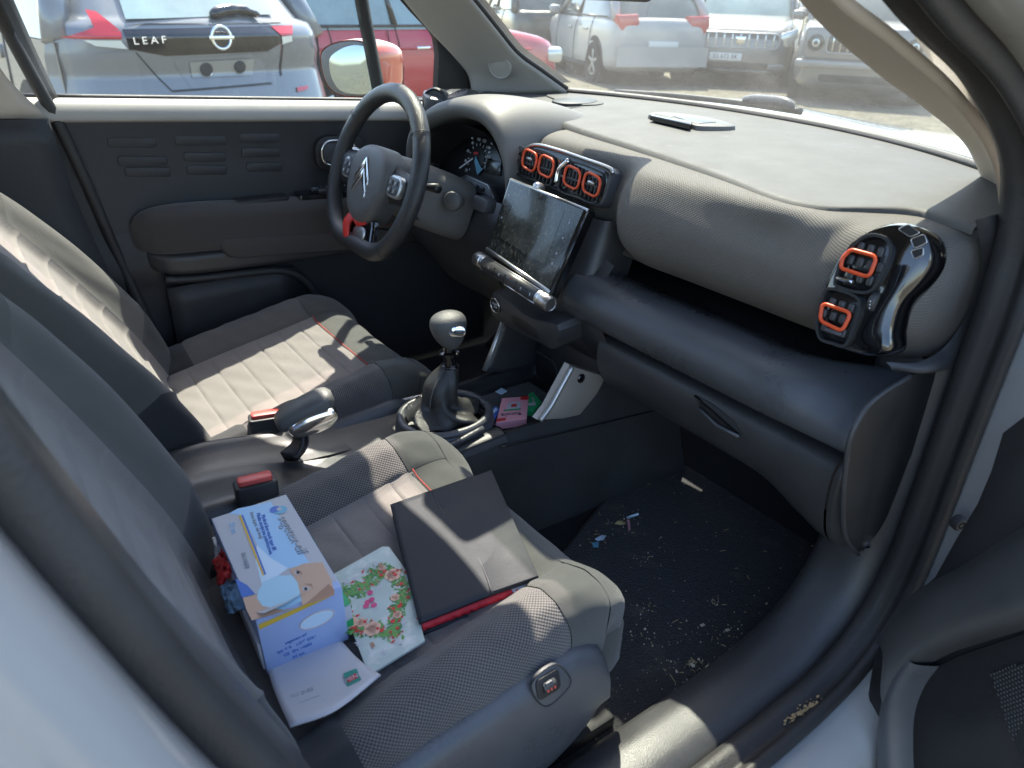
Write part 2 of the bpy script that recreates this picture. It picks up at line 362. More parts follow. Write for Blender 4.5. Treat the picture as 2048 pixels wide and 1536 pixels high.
# background
mat('car_grey', (.165, .171, .179), .3, metal=.15, coat=.9, var=.05, vscale=2)
mat('car_red', (.42, .012, .022), .3, coat=.9, var=.05, vscale=2)
mat('car_white', (.42, .42, .41), .3, coat=.8)
mat('car_silver', (.22, .22, .215), .35, metal=.4, coat=.8, var=.04, vscale=2)
mat('car_dark', (.03, .045, .045), .3, coat=.8)
mat('car_beige', (.25, .25, .24), .35, metal=.3, coat=.8)
mat('car_glass', (.05, .075, .075), .05, coat=1, var=.3, vscale=1.5); mat('car_glass_pale', (.22, .30, .30), .07, coat=1, var=.35, vscale=1.2)
mat('tyre', (.02, .02, .02), .8); mat('alloy', (.45, .45, .46), .35, metal=.8); mat('lamp_red', (.48, .012, .02), .2, coat=1); mat('lamp_clear', (.68, .66, .58), .15, coat=1)
mat('plate_white', (.75, .75, .72), .5); mat('headlamp', (.62, .64, .62), .12, metal=.5, coat=1)
# ================================================================ ground
def ground_mat():
    m = mat('gravel_ground', (.30, .265, .19), .95); t = m.node_tree; b = t.nodes['Principled BSDF']; L = t.links.new
    tc = t.nodes.new('ShaderNodeTexCoord')
    v = t.nodes.new('ShaderNodeTexVoronoi'); v.inputs['Scale'].default_value = 22; L(tc.outputs['Object'], v.inputs['Vector'])
    n = t.nodes.new('ShaderNodeTexNoise'); n.inputs['Scale'].default_value = 3.5; n.inputs['Detail'].default_value = 10; n.inputs['Roughness'].default_value = .75; L(tc.outputs['Object'], n.inputs[0])
    n3 = t.nodes.new('ShaderNodeTexNoise'); n3.inputs['Scale'].default_value = .5; n3.inputs['Detail'].default_value = 4; L(tc.outputs['Object'], n3.inputs[0])
    r = t.nodes.new('ShaderNodeValToRGB'); e = r.color_ramp.elements; e[0].position = .3; e[0].color = (.075, .068, .050, 1); e[1].position = .7; e[1].color = (.235, .215, .165, 1)
    k = e.new(.5); k.color = (.155, .142, .106, 1); L(n.outputs[0], r.inputs[0])
    mx = t.nodes.new('ShaderNodeMix'); mx.data_type = 'RGBA'; mx.blend_type = 'MULTIPLY'; mx.inputs[0].default_value = .55; L(r.outputs[0], mx.inputs[6])
    r2 = t.nodes.new('ShaderNodeMapRange'); r2.inputs[3].default_value = .35; r2.inputs[4].default_value = 1.3; L(v.outputs['Color'], r2.inputs[0]); L(r2.outputs[0], mx.inputs[7])
    m2 = t.nodes.new('ShaderNodeMix'); m2.data_type = 'RGBA'; L(n3.outputs[0], m2.inputs[0]); L(mx.outputs[2], m2.inputs[6]); m2.inputs[7].default_value = (.22, .20, .13, 1)
    mp = t.nodes.new('ShaderNodeMapRange'); mp.inputs[1].default_value = .45; mp.inputs[2].default_value = .75; mp.inputs[4].default_value = .5; L(n3.outputs[0], mp.inputs[0]); L(mp.outputs[0], m2.inputs[0])
    L(m2.outputs[2], b.inputs['Base Color'])
    bp = t.nodes.new('ShaderNodeBump'); bp.inputs['Strength'].default_value = .9; bp.inputs['Distance'].default_value = .03; L(v.outputs['Distance'], bp.inputs['Height']); L(bp.outputs[0], b.inputs['Normal'])
ground_mat()
g = mesh('ground', [(-300, -300, 0), (300, -300, 0), (300, 300, 0), (-300, 300, 0)], [(0, 1, 2, 3)], 'gravel_ground', smooth=False)
g['kind'] = 'structure'

# ================================================================ car body (the shell round the camera's view)
car = thing('car_body', 'white car body shell with pillars, windscreen and bonnet around the cabin', 'car body', (0, 0, 0))
# ---- bonnet
bon = []
for x, zc, hw in ((1.28, 1.034, .66), (1.42, 1.044, .72), (1.7, 1.036, .76), (1.95, 1.0, .77), (2.12, .93, .76), (2.2, .80, .74)):
    bon.append([(x+.0*abs(s), hw*s, zc-.055*abs(s)**2.5+(.030*(1-abs(abs(s)-.6)/.4) if abs(s) > .2 else 0)) for s in (-1, -.8, -.6, -.4, 0, .4, .6, .8, 1)])
gridmesh('bonnet', net(bon, 30, 40), 'paint_white', car, thick=.004)
for s in (-1, 1):
    gridmesh('front_wing', net([[(x, s*.775, .95), (x, s*.86, .85), (x, s*.88, .55), (x, s*.86, .30)] for x in (1.0, 1.4, 1.8, 2.15)], 10, 10), 'paint_white', car)
# ---- scuttle + wiper under the windscreen
gridmesh('scuttle_panel', net([[(1.30-.17*(abs(y)/.6)**2, y, 1.028) for y in np.linspace(-.64, .64, 9)], [(1.24-.17*(abs(y)/.6)**2, y, 1.072) for y in np.linspace(-.64, .64, 9)]], 3, 20), 'plastic_black', car)
# ---- windscreen
def wsb(y): return 1.205-.165*(abs(y)/.57)**2.2
WSY = np.linspace(-.60, .60, 13)
wrows = []
for k in np.linspace(0, 1, 5):
    wrows.append([(wsb(y)*(1-k)+(.54-.07*(abs(y)/.57)**2)*k+.02*math.sin(math.pi*k), y*(1-.09*k), 1.085*(1-k)+(1.495-.03*(abs(y)/.57)**2)*k+.03*math.sin(math.pi*k)) for y in WSY])
gridmesh('windscreen', net(wrows, 16, 26), 'windscreen_glass', car)
tubeobj('windscreen_gasket', [(wsb(y)-.004, y, 1.094) for y in np.linspace(-.60, .60, 41)], .0105, 'plastic_black', car, n=8)
# wiper lying along the base of the glass (outside)
wp = [P(px, py, z=1.105) for px, py in ((1255, 186), (1330, 193), (1400, 203), (1450, 212))]
tubeobj('wiper_blade', crv([(1.235, .50, 1.088), (1.262, .30, 1.098), (1.268, .1, 1.104), (1.262, -.06, 1.106)], 24), .007, 'plastic_black', car, n=8)
gridmesh('wiper_arm', tube(crv([(1.268, .10, 1.112), (1.266, .04, 1.117), (1.258, -.02, 1.119), (1.254, -.045, 1.114)], 14), [.008, .010, .012, .013, .013, .013, .013, .013, .013, .013, .013, .012, .009, .004], 10), 'plastic_grey', car, closed_v=True, caps=True)
# ---- A pillars (inner trim), both sides
PIN = ((1.058, .487, 1.111), (.996, .512, 1.153), (.935, .533, 1.193), (.869, .526, 1.247), (.800, .509, 1.300), (.733, .493, 1.350), (.54, .47, 1.488))    # far edge of the glass
def pillar(s):
    if s > 0:       # far side
        a = [np.array(q)-np.array([.008, .004, .008]) for q in PIN]
        b = [P(948, 190, y=.676), P(940, 145, y=.674), P(908, 103, y=.670), P(862, 54, y=.665), P(817, 0, y=.655), P(775, -55, y=.645), np.array([.38, .60, 1.49])]
        return net([a, [p*.66+q*.34+np.array([0, -.010, 0]) for p, q in zip(a, b)], [p*.33+q*.67+np.array([0, -.010, 0]) for p, q in zip(a, b)], b], 14, 40)
    inn = [(1.035, .575, 1.075), (.944, .562, 1.15), (.793, .558, 1.212), (.671, .556, 1.255), (.51, .55, 1.325), (.36, .535, 1.43), (.30, .52, 1.48)]
    mid = [(.985, .632, 1.068), (.868, .622, 1.158), (.72, .62, 1.225), (.565, .618, 1.282), (.47, .615, 1.325), (.30, .60, 1.42), (.24, .58, 1.48)]
    out = [(.905, .668, 1.04), (.800, .664, 1.155), (.65, .664, 1.236), (.49, .66, 1.298), (.40, .655, 1.33), (.24, .64, 1.42), (.18, .62, 1.48)]
    rows = [[(x, s*y, z) for x, y, z in r] for r in (inn, mid, out)]
    return net(rows, 14, 40)
for s in (-1, 1):
    o = gridmesh('pillar_trim', pillar(s), 'trim_light' if s > 0 else 'trim_beige', car, thick=.012 if s < 0 else -.012)
    if s > 0: tubeobj('glass_edge', crv(np.array(PIN)-np.array([.008, .005, .006]), 40), .0055, 'rubber', car, n=8)
    # outer painted pillar behind the trim
    if s > 0: gridmesh('pillar_panel', pillar(1)+np.array([.030, .022, .014]), 'paint_white', car); continue
    gridmesh('pillar_panel', net([[(1.06, s*(.60 if s < 0 else .66), 1.07), (.70, s*(.585 if s < 0 else .655), 1.27), (.48, s*(.575 if s < 0 else .645), 1.40), (.30, s*(.55 if s < 0 else .60), 1.50)], [(1.02, s*.70, 1.05), (.68, s*.68, 1.26), (.45, s*.665, 1.39), (.2, s*.64, 1.50)], [(.93, s*.735, 1.03), (.62, s*.72, 1.27), (.40, s*.70, 1.39), (.12, s*.665, 1.50)]], 10, 24), 'paint_white', car)
# tweeter grille in the driver side pillar
tf = Fr(P(1000, 133, y=.612), (.80, -.05, -.52), (.30, -.25, .9))
tf = Fr(P(1000, 133, y=.572), (.53, -.85, 0), (-.30, -.22, 1))
sp = lathe('speaker_grille', tf, [(.031, -.02), (.031, .003), (.0285, .006), (.026, .003), (.0, .0045)], 'trim_light', car, 28)
# ---- roof with sun visors and mirror (above the frame; they shade the cabin)
roof = []
for x, z, hw in ((.485, 1.502, .50), (.37, 1.53, .56), (0, 1.565, .585), (-.6, 1.575, .59), (-1.3, 1.54, .58), (-1.75, 1.46, .55)):
    roof.append([(x-.06*abs(s)**2*(1 if x > .3 else 0), hw*s, z-.05*abs(s)**3) for s in (-1, -.7, -.35, 0, .35, .7, 1)])
gridmesh('roof_panel', net(roof, 20, 20), 'paint_white', car, thick=.004)
for r_ in roof:
    pass
gridmesh('headliner', net([[(x-.01, y*.97, z-.035) for x, y, z in r_] for r_ in roof], 14, 16), 'headliner', car)
for s in (-1, 1):   # side roof rails and B pillars
    tubeobj('roof_rail', crv([(.30, s*.565, 1.475), (.12, s*.58, 1.50), (-.3, s*.60, 1.525), (-.9, s*.60, 1.525), (-1.6, s*.57, 1.46)], 24), .04, 'paint_white', car, n=8)
mr = Fr((.585, .02, 1.375), (-.06, -1, 0), (.15, 0, 1))
plate('rear_view_mirror', mr, rrect(.26, .08, .03, 6), -.06, .03, 'plastic_black', car, .006)
tubeobj('mirror_stem', [(.70, .02, 1.395), (.66, .02, 1.39), (.62, .02, 1.38)], .014, 'plastic_black', car, n=8)
box('shadow_block', (.535, .065, 1.432), (.11, .13, .07), 'plastic_black', car, .02)  # unseen block added to cast shade on the folder below
box('sensor_housing', (.745, .05, 1.352), (.13, .19, .035), 'plastic_black', car, .015, Matrix.Rotation(R(31), 3, 'Y'))
# ---- far side (driver) B pillar: light upper trim, black lower trim, seal and belt
gridmesh('pillar_trim', net([[np.array([-.215, .585, 1.50]), P(-70, -60, y=.635), P(-30, 60, y=.66), P(2, 140, y=.675), P(95, 236, y=.685)], [np.array([-.33, .575, 1.50]), P(-190, -60, y=.62), P(-160, 60, y=.64), P(-140, 140, y=.66), P(-120, 240, y=.67)]], 6, 16), 'trim_beige', car, thick=-.015)
gridmesh('pillar_lower_trim', net([[P(-160, 240, y=.675), P(-110, 420, y=.68), P(-60, 640, y=.67), P(-20, 860, y=.65)], [P(95, 237, y=.69), P(150, 400, y=.695), P(225, 560, y=.68), P(330, 780, y=.66)]], 6, 14), 'door_dark', car, thick=-.015)
tubeobj('door_seal', crv([np.array([-.19, .60, 1.49]), P(-75, -100, y=.665), P(0, 34, y=.70), P(60, 145, y=.70), P(118, 250, y=.70), P(170, 360, y=.70), P(235, 510, y=.70), P(310, 670, y=.69), P(370, 800, y=.68)], 40), .012, 'rubber', car, n=8)
gridmesh('door_frame', net([[np.array([-.16, .62, 1.49]), P(-25, -100, y=.69), P(62, 100, y=.73), P(116, 215, y=.73)], [np.array([-.20, .60, 1.49]), P(-70, -100, y=.67), P(30, 100, y=.70), P(92, 215, y=.70)]], 4, 14), 'rubber', car, thick=.01)
# ---- near side door opening: sill trim, rubber seal, painted jamb, swept round the opening
OP = [(-.3085, .72, 1.36), (-.293, .735, 1.24), (-.2725, .742, 1.14), (-.247, .748, 1.05), (-.220, .75, .96), (-.1855, .752, .86), (-.15, .754, .75), (-.123, .755, .64), (-.100, .755, .53), (-.050, .755, .455), (.06, .755, .425), (.30, .755, .42), (.50, .755, .425), (.615, .755, .448), (.682, .755, .50), (.718, .755, .585), (.727, .755, .70), (.729, .755, .80), (.732, .755, .90), (.735, .755, 1.0), (.735, .75, 1.08), (.705, .738, 1.170), (.615, .715, 1.252), (.47, .705, 1.315), (.30, .69, 1.40), (.12, .665, 1.47)]
OPc = crv([(x, -y, z) for x, y, z in OP], 150)
ctr = np.array([.25, 0, .88])
def sweep(sec, i0=0, i1=150):
    t = np.gradient(OPc, axis=0); t /= np.linalg.norm(t, axis=1)[:, None]
    G = []
    for i in range(i0, i1):
        nn = np.array([-t[i][2], 0, t[i][0]]); nn /= np.linalg.norm(nn)
        if nn@((OPc[i]-ctr)*np.array([1, 0, 1])) < 0: nn = -nn
        G.append([OPc[i]+np.array([0, dy, 0])+nn*n for dy, n in sec])
    return np.array(G)
sealsec = [(.042, .010), (.040, -.002), (.030, -.009), (.018, -.008), (.010, -.001), (.004, .000), (-.002, -.010), (-.009, -.014), (-.016, -.008), (-.018, .004), (-.014, .014), (-.006, .020), (0, .014)]
gridmesh('door_seal', sweep(sealsec), 'rubber', car)
jamb = [(-.008, .016), (-.018, .012), (-.045, .012), (-.066, .016), (-.078, .026), (-.088, .045), (-.094, .075), (-.096, .13)]
gridmesh('door_jamb', sweep(jamb, 60, 150), 'paint_jamb', car)
jambB = [(-.008, .016), (-.022, .010), (-.045, .010), (-.060, .016), (-.068, .040), (-.068, .060), (-.080, .066), (-.088, .078), (-.092, .12), (-.090, .25), (-.085, .5)]
gridmesh('side_panel', sweep(jambB, 0, 62), 'paint_white', car)
silltrim = [(.165, .085), (.155, .030), (.135, .004), (.105, -.004), (.075, -.002), (.050, .004), (.044, .012)]
gridmesh('sill_trim', sweep(silltrim, 48, 104), 'plastic_dark', car)
sill2 = [(.12, .10), (.118, .02), (.105, .002), (.085, -.006), (.062, -.004), (.050, .004), (.044, .012)]
gridmesh('kick_trim', sweep([(.115, .14), (.112, .055), (.100, .020), (.080, .004), (.060, .002), (.050, .006), (.044, .012)], 103, next(i for i in range(104, 150) if OPc[i][2] > .85)), 'plastic_dark', car)
gridmesh('pillar_lower_trim', sweep([(.165, .10), (.15, .04), (.13, .005), (.10, -.004), (.06, 0), (.044, .012)], 0, 50), 'plastic_dark', car)
# bolt / striker on the jamb and the door check arm
bf = Fr(P(1916, 1045, y=-.835), (.985, 0, -.15), (0.1, -.5, 1)); bf = Fr(P(1916, 1045, y=-.79), (.9, -.4, 0), (0, 0, 1))
bolt = lathe('jamb_buffer', bf, [(.0105, -.004), (.0105, .004), (.008, .007), (.0055, .007), (.005, .005), (.003, .005), (.003, .007), (0, .007)], 'rubber', car, 18)
# dried sand in the sill corner
sp_ = []
for i in range(70):
    u_ = random.gauss(0, 17); c = P(1602+u_, 1424-u_*.62+random.gauss(0, 5), z=.4315+u_*.00016); a = random.random()*6.28; r0 = random.uniform(.0012, .004)
    sp_.append([c+np.array([math.cos(a+k*1.57)*r0, math.sin(a+k*1.57)*r0*.6, random.uniform(.001, .003)]) for k in range(4)])
o = multi('sand_patch', sp_, 'sand', car, kind='stuff')
# ---- floor pan, carpeted footwell, bulkhead and lower sides (cabin box)
mesh('floor_pan', [(-1.6, -.72, .325), (1.2, -.72, .325), (1.2, .72, .325), (-1.6, .72, .325)], [(0, 1, 2, 3)], 'mat_side', car, False)
gridmesh('bulkhead', net([[(.95, -.70, .325), (1.08, -.70, .45), (1.16, -.70, .75), (1.18, -.70, 1.02)], [(.95, .70, .325), (1.08, .70, .45), (1.16, .70, .75), (1.18, .70, 1.02)]], 3, 12), 'mat_side', car)
mesh('side_wall', [(.60, .735, .30), (1.2, .735, .30), (1.2, .735, 1.05), (.60, .735, 1.05)], [(0, 1, 2, 3)], 'plastic_black', car, False)
mesh('side_wall', [(.735, -.72, .30), (1.2, -.72, .30), (1.2, -.72, 1.05), (.735, -.72, 1.05)], [(0, 1, 2, 3)], 'plastic_black', car, False)
mesh('rear_side', [(-1.7, .78, .25), (-.12, .78, .25), (-.12, .78, 1.10), (-1.7, .76, 1.12)], [(0, 1, 2, 3)], 'paint_white', car, False)
mesh('rear_side', [(-1.7, .72, .32), (-.13, .70, .32), (-.13, .70, 1.09), (-1.7, .70, 1.10)], [(0, 1, 2, 3)], 'door_dark', car, False)
mesh('tailgate', [(-1.75, -.72, .30), (-1.75, .72, .30), (-1.75, .70, 1.10), (-1.75, -.70, 1.10)], [(0, 1, 2, 3)], 'door_dark', car, False)
mesh('rear_bench', [(-.75, -.6, .55), (-1.15, -.6, .58), (-1.4, -.6, 1.1), (-.75, .6, .55), (-1.15, .6, .58), (-1.4, .6, 1.1), (-.72, -.6, .33), (-.72, .6, .33)], [(0, 3, 4, 1), (1, 4, 5, 2), (6, 7, 3, 0)], 'fab_plain', car, False)
# ================================================================ driver's door (far side)
dd = thing('car_door', 'closed far side front door, dark panel with embossed lozenges and brown armrest', 'car door', (.3, .72, .35))
def Zb(x): return 1.104-.036*(x+.07)/.62            # belt line height
xs = [-.13, 0, .25, .5, .75, .95]
gridmesh('window_ledge', net([[(x, .742, Zb(x)-.006), (x, .728, Zb(x)+.004), (x, .705, Zb(x)), (x, .690, Zb(x)-.018), (x, .688, Zb(x)-.034), (x, .700, Zb(x)-.040)] for x in xs], 16, 22), 'belt_pad_sunlit', dd)
gridmesh('upper_panel', net([[(x, .700, Zb(x)-.036), (x, .706, Zb(x)-.10), (x, .705, .93), (x, .702, .86), (x, .70, .80)] for x in xs], 16, 14), 'door_dark', dd)
gridmesh('lower_panel', net([[(x, .70, .83), (x, .690, .74), (x, .700, .70), (x, .705, .55), (x, .70, .36)] for x in xs], 16, 20), 'door_dark', dd)
pf = Fr((0, .704, 0), (1, 0, 0), (0, 0, 1))
# embossed lozenges: three columns, three rows
for px0, px1, py in ((215, 313, 285), (350, 452, 281), (480, 560, 276), (236, 335, 322), (368, 452, 314), (483, 560, 305), (250, 342, 344), (374, 455, 340), (493, 565, 334)):
    a = pf.hit(px0, py); b = pf.hit(px1, py); fr = Fr(pf((a[0]+b[0])/2, (a[1]+b[1])/2, .0), (b[0]-a[0], 0, b[1]-a[1]), (0, 0, 1))
    plate('lozenge', fr, rrect(np.linalg.norm(b-a), .020, .006, 4), -.004, .0014, 'door_dark', dd, .0014)
# armrest: upper padded roll, groove, lower insert
ar = []
for x, w_, zt, zb in ((.015, .002, .845, .80), (.028, .022, .868, .79), (.06, .045, .882, .782), (.13, .058, .886, .778), (.30, .062, .874, .770), (.45, .062, .866, .765), (.62, .055, .858, .760), (.80, .04, .85, .76)):
    y0 = .698
    ar.append([(x, y0, zt-.004), (x, y0-w_*.55, zt), (x, y0-w_*.95, zt-.018), (x, y0-w_, (zt+zb)/2), (x, y0-w_*.92, zb+.006), (x, y0-w_*.7, zb)])
gridmesh('armrest', net(ar, 40, 22), 'arm_fabric', dd)
lo = []
for x, w_, zt, zb in ((.035, .004, .785, .745), (.06, .035, .784, .735), (.10, .046, .782, .728), (.2, .05, .778, .722), (.45, .05, .770, .715), (.80, .035, .76, .71)):
    lo.append([(x, .698-w_*.6, zt), (x, .698-w_, zt-.01), (x, .698-w_, (zt+zb)/2), (x, .698-w_*.9, zb+.004), (x, .70, zb-.004)])
gridmesh('armrest_base', net(lo, 30, 14), 'plastic_dark', dd)
af = Fr((0, .644, 0), (1, 0, 0), (0, 0, 1))
q = [af.hit(*p) for p in ((440, 478), (445, 498), (465, 512), (560, 506), (680, 498), (780, 488), (780, 462), (680, 464), (560, 470))]
plate('pull_insert', af, np.array(crv(q, 40, True)), -.03, .011, 'arm_fabric', dd, .006)
ringplate('insert_gap', af, offs(np.array(crv(q, 40, True)), .004), np.array(crv(q, 40, True)), -.02, .004, 'plastic_black', dd, .001)
for dz in (.012, -.004):
    tubeobj('stitch_line', [(x, .6375, (.7755-.02*(x-.2)+dz)-.003) for x in np.linspace(.21, .62, 12)], .0006, 'stitch_red', dd, n=5)
# grab pocket + window switches
gf = Fr((0, .668, .873), (1, 0, -.02), (0, 1, 0)); gf = Fr((.30, .672, .874), (1, 0, -.022), (0, 1, .1))
plate('grab_pocket', gf, rrect(.125, .034, .008, 4), -.02, .004, 'plastic_black', dd, .003)
plate('switch_panel', gf, rrect(.20, .040, .006, 4, .185, 0), -.02, .005, 'gloss_black', dd, .003)
for i in range(4): frbox('window_switch', gf, (.135+.036*(i//2)+.012*(i % 2), .008-.016*(i % 2), .009), (.02, .012, .008), 'plastic_grey', dd)
for i in range(5): decal('switch_mark', gf, disc_o := [(.13+.02*i+.002*math.cos(k), .004*(i % 2)+.002*math.sin(k)) for k in (0, 1.57, 3.14, 4.71)], 'gauge_print', dd, .0142)
# inner release handle: chrome ring round a scoop, with lever
hf = Fr(P(682, 306, y=.690), (1, 0, -.03), (0, 0, 1))
plate('handle_scoop', hf, rrect(.13, .082, .03, 6), -.02, .002, 'plastic_black', dd, .004)
oo = rrect(.086, .058, .024, 7, -.008, .002); tubeobj('handle_bezel', [hf(x, y, .006) for x, y in oo], .0035, 'chrome', dd, n=8, closed=True)
plate('handle_cup', hf, rrect(.078, .050, .020, 7, -.008, .002), -.01, .004, 'plastic_grey', dd, .004)
gridmesh('release_lever', tube(crv([hf(.0, .006, .004), hf(.02, .008, .016), hf(.038, .006, .016), hf(.05, .0, .004)], 12), [.006]*3+[.009]*6+[.006]*3, 10), 'chrome', dd, closed_v=True, caps=True)
# door pocket moulding in the lower panel
pk = [P(a, b, y=.672) for a, b in ((330, 560), (400, 556), (500, 545), (560, 541), (600, 553), (625, 580), (640, 620), (650, 700))]
tubeobj('pocket_edge', crv(pk, 40), .010, 'door_dark', dd, n=8)
gridmesh('pocket_front', net([[(x, .668, z_) for z_ in (.70, .62, .50, .40)] for x in (.06, .2, .36)], 8, 8), 'door_dark', dd, thick=.01)
# window: glass, quarter-light post, sail panel, frame
gl = [[(x, .735-.10*(z_-1.05)**1.2 if z_ > 1.05 else .735, z_) for x in (-.16, .2, .5, .70, .96)] for z_ in (1.05, 1.2, 1.35, 1.47)]
gridmesh('door_glass', net(gl, 8, 8), 'side_glass', dd)
po = [P(715, -60, y=.715), P(723, 0, y=.722), P(742, 100, y=.732), P(760, 196, y=.74)]
gridmesh('quarter_post', net([[q+np.array([-.018, 0, 0]) for q in po], [q+np.array([0, -.010, 0]) for q in po], [q+np.array([.018, 0, 0]) for q in po]], 8, 12), 'rubber', dd, thick=.01)
sf = Fr((0, .725, 0), (1, 0, 0), (0, 0, 1)); so_ = [sf.hit(*p) for p in ((868, 215), (873, 110), (868, 75), (850, 45), (880, 60), (925, 110), (942, 145), (950, 190), (945, 220))]
plate('sail_panel', sf, np.array(so_), -.012, .012, 'rubber', dd, .004)
tubeobj('window_seal', crv([P(760, -70, y=.69), P(800, -10, y=.70), P(850, 46, y=.705), P(905, 100, y=.71), P(935, 135, y=.71), P(946, 180, y=.71)], 30), .008, 'rubber', dd, n=8)
tubeobj('belt_seal', [(x, .733, Zb(x)+.004) for x in np.linspace(-.12, .92, 10)], .007, 'rubber', dd, n=8)
# outer skin of that door
mesh('outer_skin', [(-.14, .80, .3), (.95, .80, .3), (.95, .775, 1.05), (-.14, .775, 1.08)], [(0, 1, 2, 3)], 'paint_white', dd, False)

# ================================================================ door mirror (far side)
dm = thing('door_mirror', 'orange capped door mirror outside the far window', 'door mirror', tuple(P(720, 196, y=.86)))
mf = Fr(P(698, 138, y=.93), (.93, -.12, 0), (.0, -.05, 1))
mf = Fr(P(698, 138, y=.93), (.42, -.91, 0), (0, 0, 1))
mo = [mf.hit(*p) for p in ((640, 110), (655, 92), (690, 82), (722, 84), (748, 100), (752, 150), (748, 188), (700, 193), (668, 186), (648, 160))]
mo = crv(np.array(mo), 36, True)
plate('mirror_bezel', mf, mo, -.02, .0, 'plastic_grey', dm, .008)
mi = np.array(crv(np.array([mf.hit(*p) for p in ((660, 118), (678, 100), (705, 90), (728, 92), (744, 105), (746, 150), (742, 184), (705, 188), (680, 180), (664, 155))]), 36, True))
plate('mirror_plate', mf, mi, -.01, .003, 'mirror_glass', dm, .002)
# cap: rounded shell forward of the bezel
rows = []
for k, (sc, dz) in enumerate(((1.03, -.004), (1.06, -.03), (1.04, -.07), (.94, -.115), (.72, -.15), (.3, -.17))):
    c0 = mo.mean(0); rows.append([mf(*((c0+(p-c0)*sc)), dz) for p in mo])
gridmesh('mirror_cap', net([r_+[r_[0]] for r_ in rows], 16, 40), 'orange_paint', dm)
tubeobj('mirror_foot', [P(752, 190, y=.86), P(800, 205, y=.78), P(850, 212, y=.745)], .022, 'plastic_black', dm, n=10)
# ================================================================ dashboard
da = thing('dashboard', 'grey grained dashboard with glovebox, open shelf and orange ringed vents', 'dashboard', (.9, 0, .5))
def edge(y):
    """x of the seam at the rear edge of the top pad"""
    return float(np.interp(y, _ey, _ex))
_ey = np.linspace(-.72, .70, 400); _ex = np.interp(_ey, [-.69, -.60, -.52, -.47, -.34, -.14, 0, .14, .43, .60], [.73, .76, .655, .648, .685, .726, .745, .768, .86, .90]); _ex = np.convolve(np.r_[[_ex[0]]*12, _ex, [_ex[-1]]*12], np.hanning(25)/np.hanning(25).sum(), 'valid')
ys = [-.685, -.64, -.60, -.56, -.52, -.45, -.34, -.2, -.05, .1, .2, .3, .4, .5, .6, .685]
def topz(x, y): return 1.078+.016*np.sin(np.clip((x-.65)/.55, 0, 1)*math.pi*.5)
rows = []
for y in ys:
    xe = edge(y); xb = wsb(y)-.002
    if abs(y) > .62: xb = min(xb, 1.03)
    rows.append([(xe-.002, y, topz(xe, y)-.010), (xe, y, topz(xe, y)-.002)]+[(xe+(xb-xe)*k, y, topz(xe+(xb-xe)*k, y)) for k in (.04, .15, .3, .5, .7, .85, .95, 1)])
gridmesh('top_pad', net(rows, 90, 40), 'dash_top', da)
# ---- grained fascia roll below the pad, passenger side; it wraps round the outer vent and ends in the side
def rollprof(y):
    xe = edge(y); k = sstep(-.55, -.66, y); e = sstep(-.625, -.695, y)
    xf = .612+.004*math.sin(y*9)+.010*k+.062*sstep(-.185, -.115, y)
    zb = .895+.0*k
    p = [(xe+.03, 1.064), (xe-.003, 1.074), (xe*.35+xf*.65+.004, 1.064), (xf+.016, 1.038), (xf+.002, .998), (xf+.010, .955), (xf+.045, .918), (.700, zb), (.76, zb-.004)]
    c = np.array([.72, .985])
    dx = float(np.interp(-y, [.60, .64, .665, .682, .692, .697], [0, .008, .03, .065, .105, .16])); vs = float(np.interp(-y, [.62, .665, .692, .697], [1, .985, .95, .92]))
    return [(min(a+dx, max(a, .86)), y, c[1]+(b-c[1])*vs) for a, b in p]
rr_ = [rollprof(y) for y in (.14, .05, -.05, -.12, -.2, -.3, -.4, -.48, -.54, -.58, -.62, -.645, -.665, -.682, -.692, -.697)]
gridmesh('fascia_roll', net(rr_, 90, 44), 'dash_weave', da)
# ---- end cap between roll and door seal
ecap = []
for a in np.linspace(0, 1, 14):
    th = math.pi*(.42-1.05*a)
    c = np.array([.735, .985])
    ecap.append([(c[0]-.020+.115*math.cos(th+math.pi*.42)*-1*.0+.0, 0, 0)])
cap_o = [(.80, 1.075), (.86, 1.03), (.875, .96), (.85, .90), (.79, .868), (.70, .862), (.645, .885), (.625, .93)]
pts1 = [P(1950, 440, y=-.694), P(1958, 470, y=-.697), P(1962, 540, y=-.699), P(1942, 612, y=-.699), P(1893, 690, y=-.697), P(1835, 724, y=-.690), P(1772, 724, y=-.670)]
pts2 = [P(1985, 430, y=-.704), P(2003, 465, y=-.710), P(2004, 545, y=-.713), P(1978, 640, y=-.714), P(1918, 722, y=-.712), P(1850, 748, y=-.702), P(1785, 742, y=-.675)]
pts3 = [p+np.array([.06, -.005, 0]) for p in pts2]
gridmesh('end_cap', net([pts1, [(np.array(a)+np.array(b))/2+np.array([-.004, -.004, .002]) for a, b in zip(pts1, pts2)], pts2, pts3], 10, 40), 'plastic_dark', da)
# ---- shelf recess under the roll
tr = []
for y in (.10, -.10, -.16, -.3, -.45, -.55, -.60):
    o_ = .05*sstep(-.50, -.60, y); tr.append([(.70, y, .898), (.80, y, .895), (.86, y, .885), (.86, y, .865), (.80, y, .855), (.68+o_, y, .853), (.656+o_, y, .860)])
gridmesh('shelf_recess', net(tr, 30, 30), 'plastic_black', da)
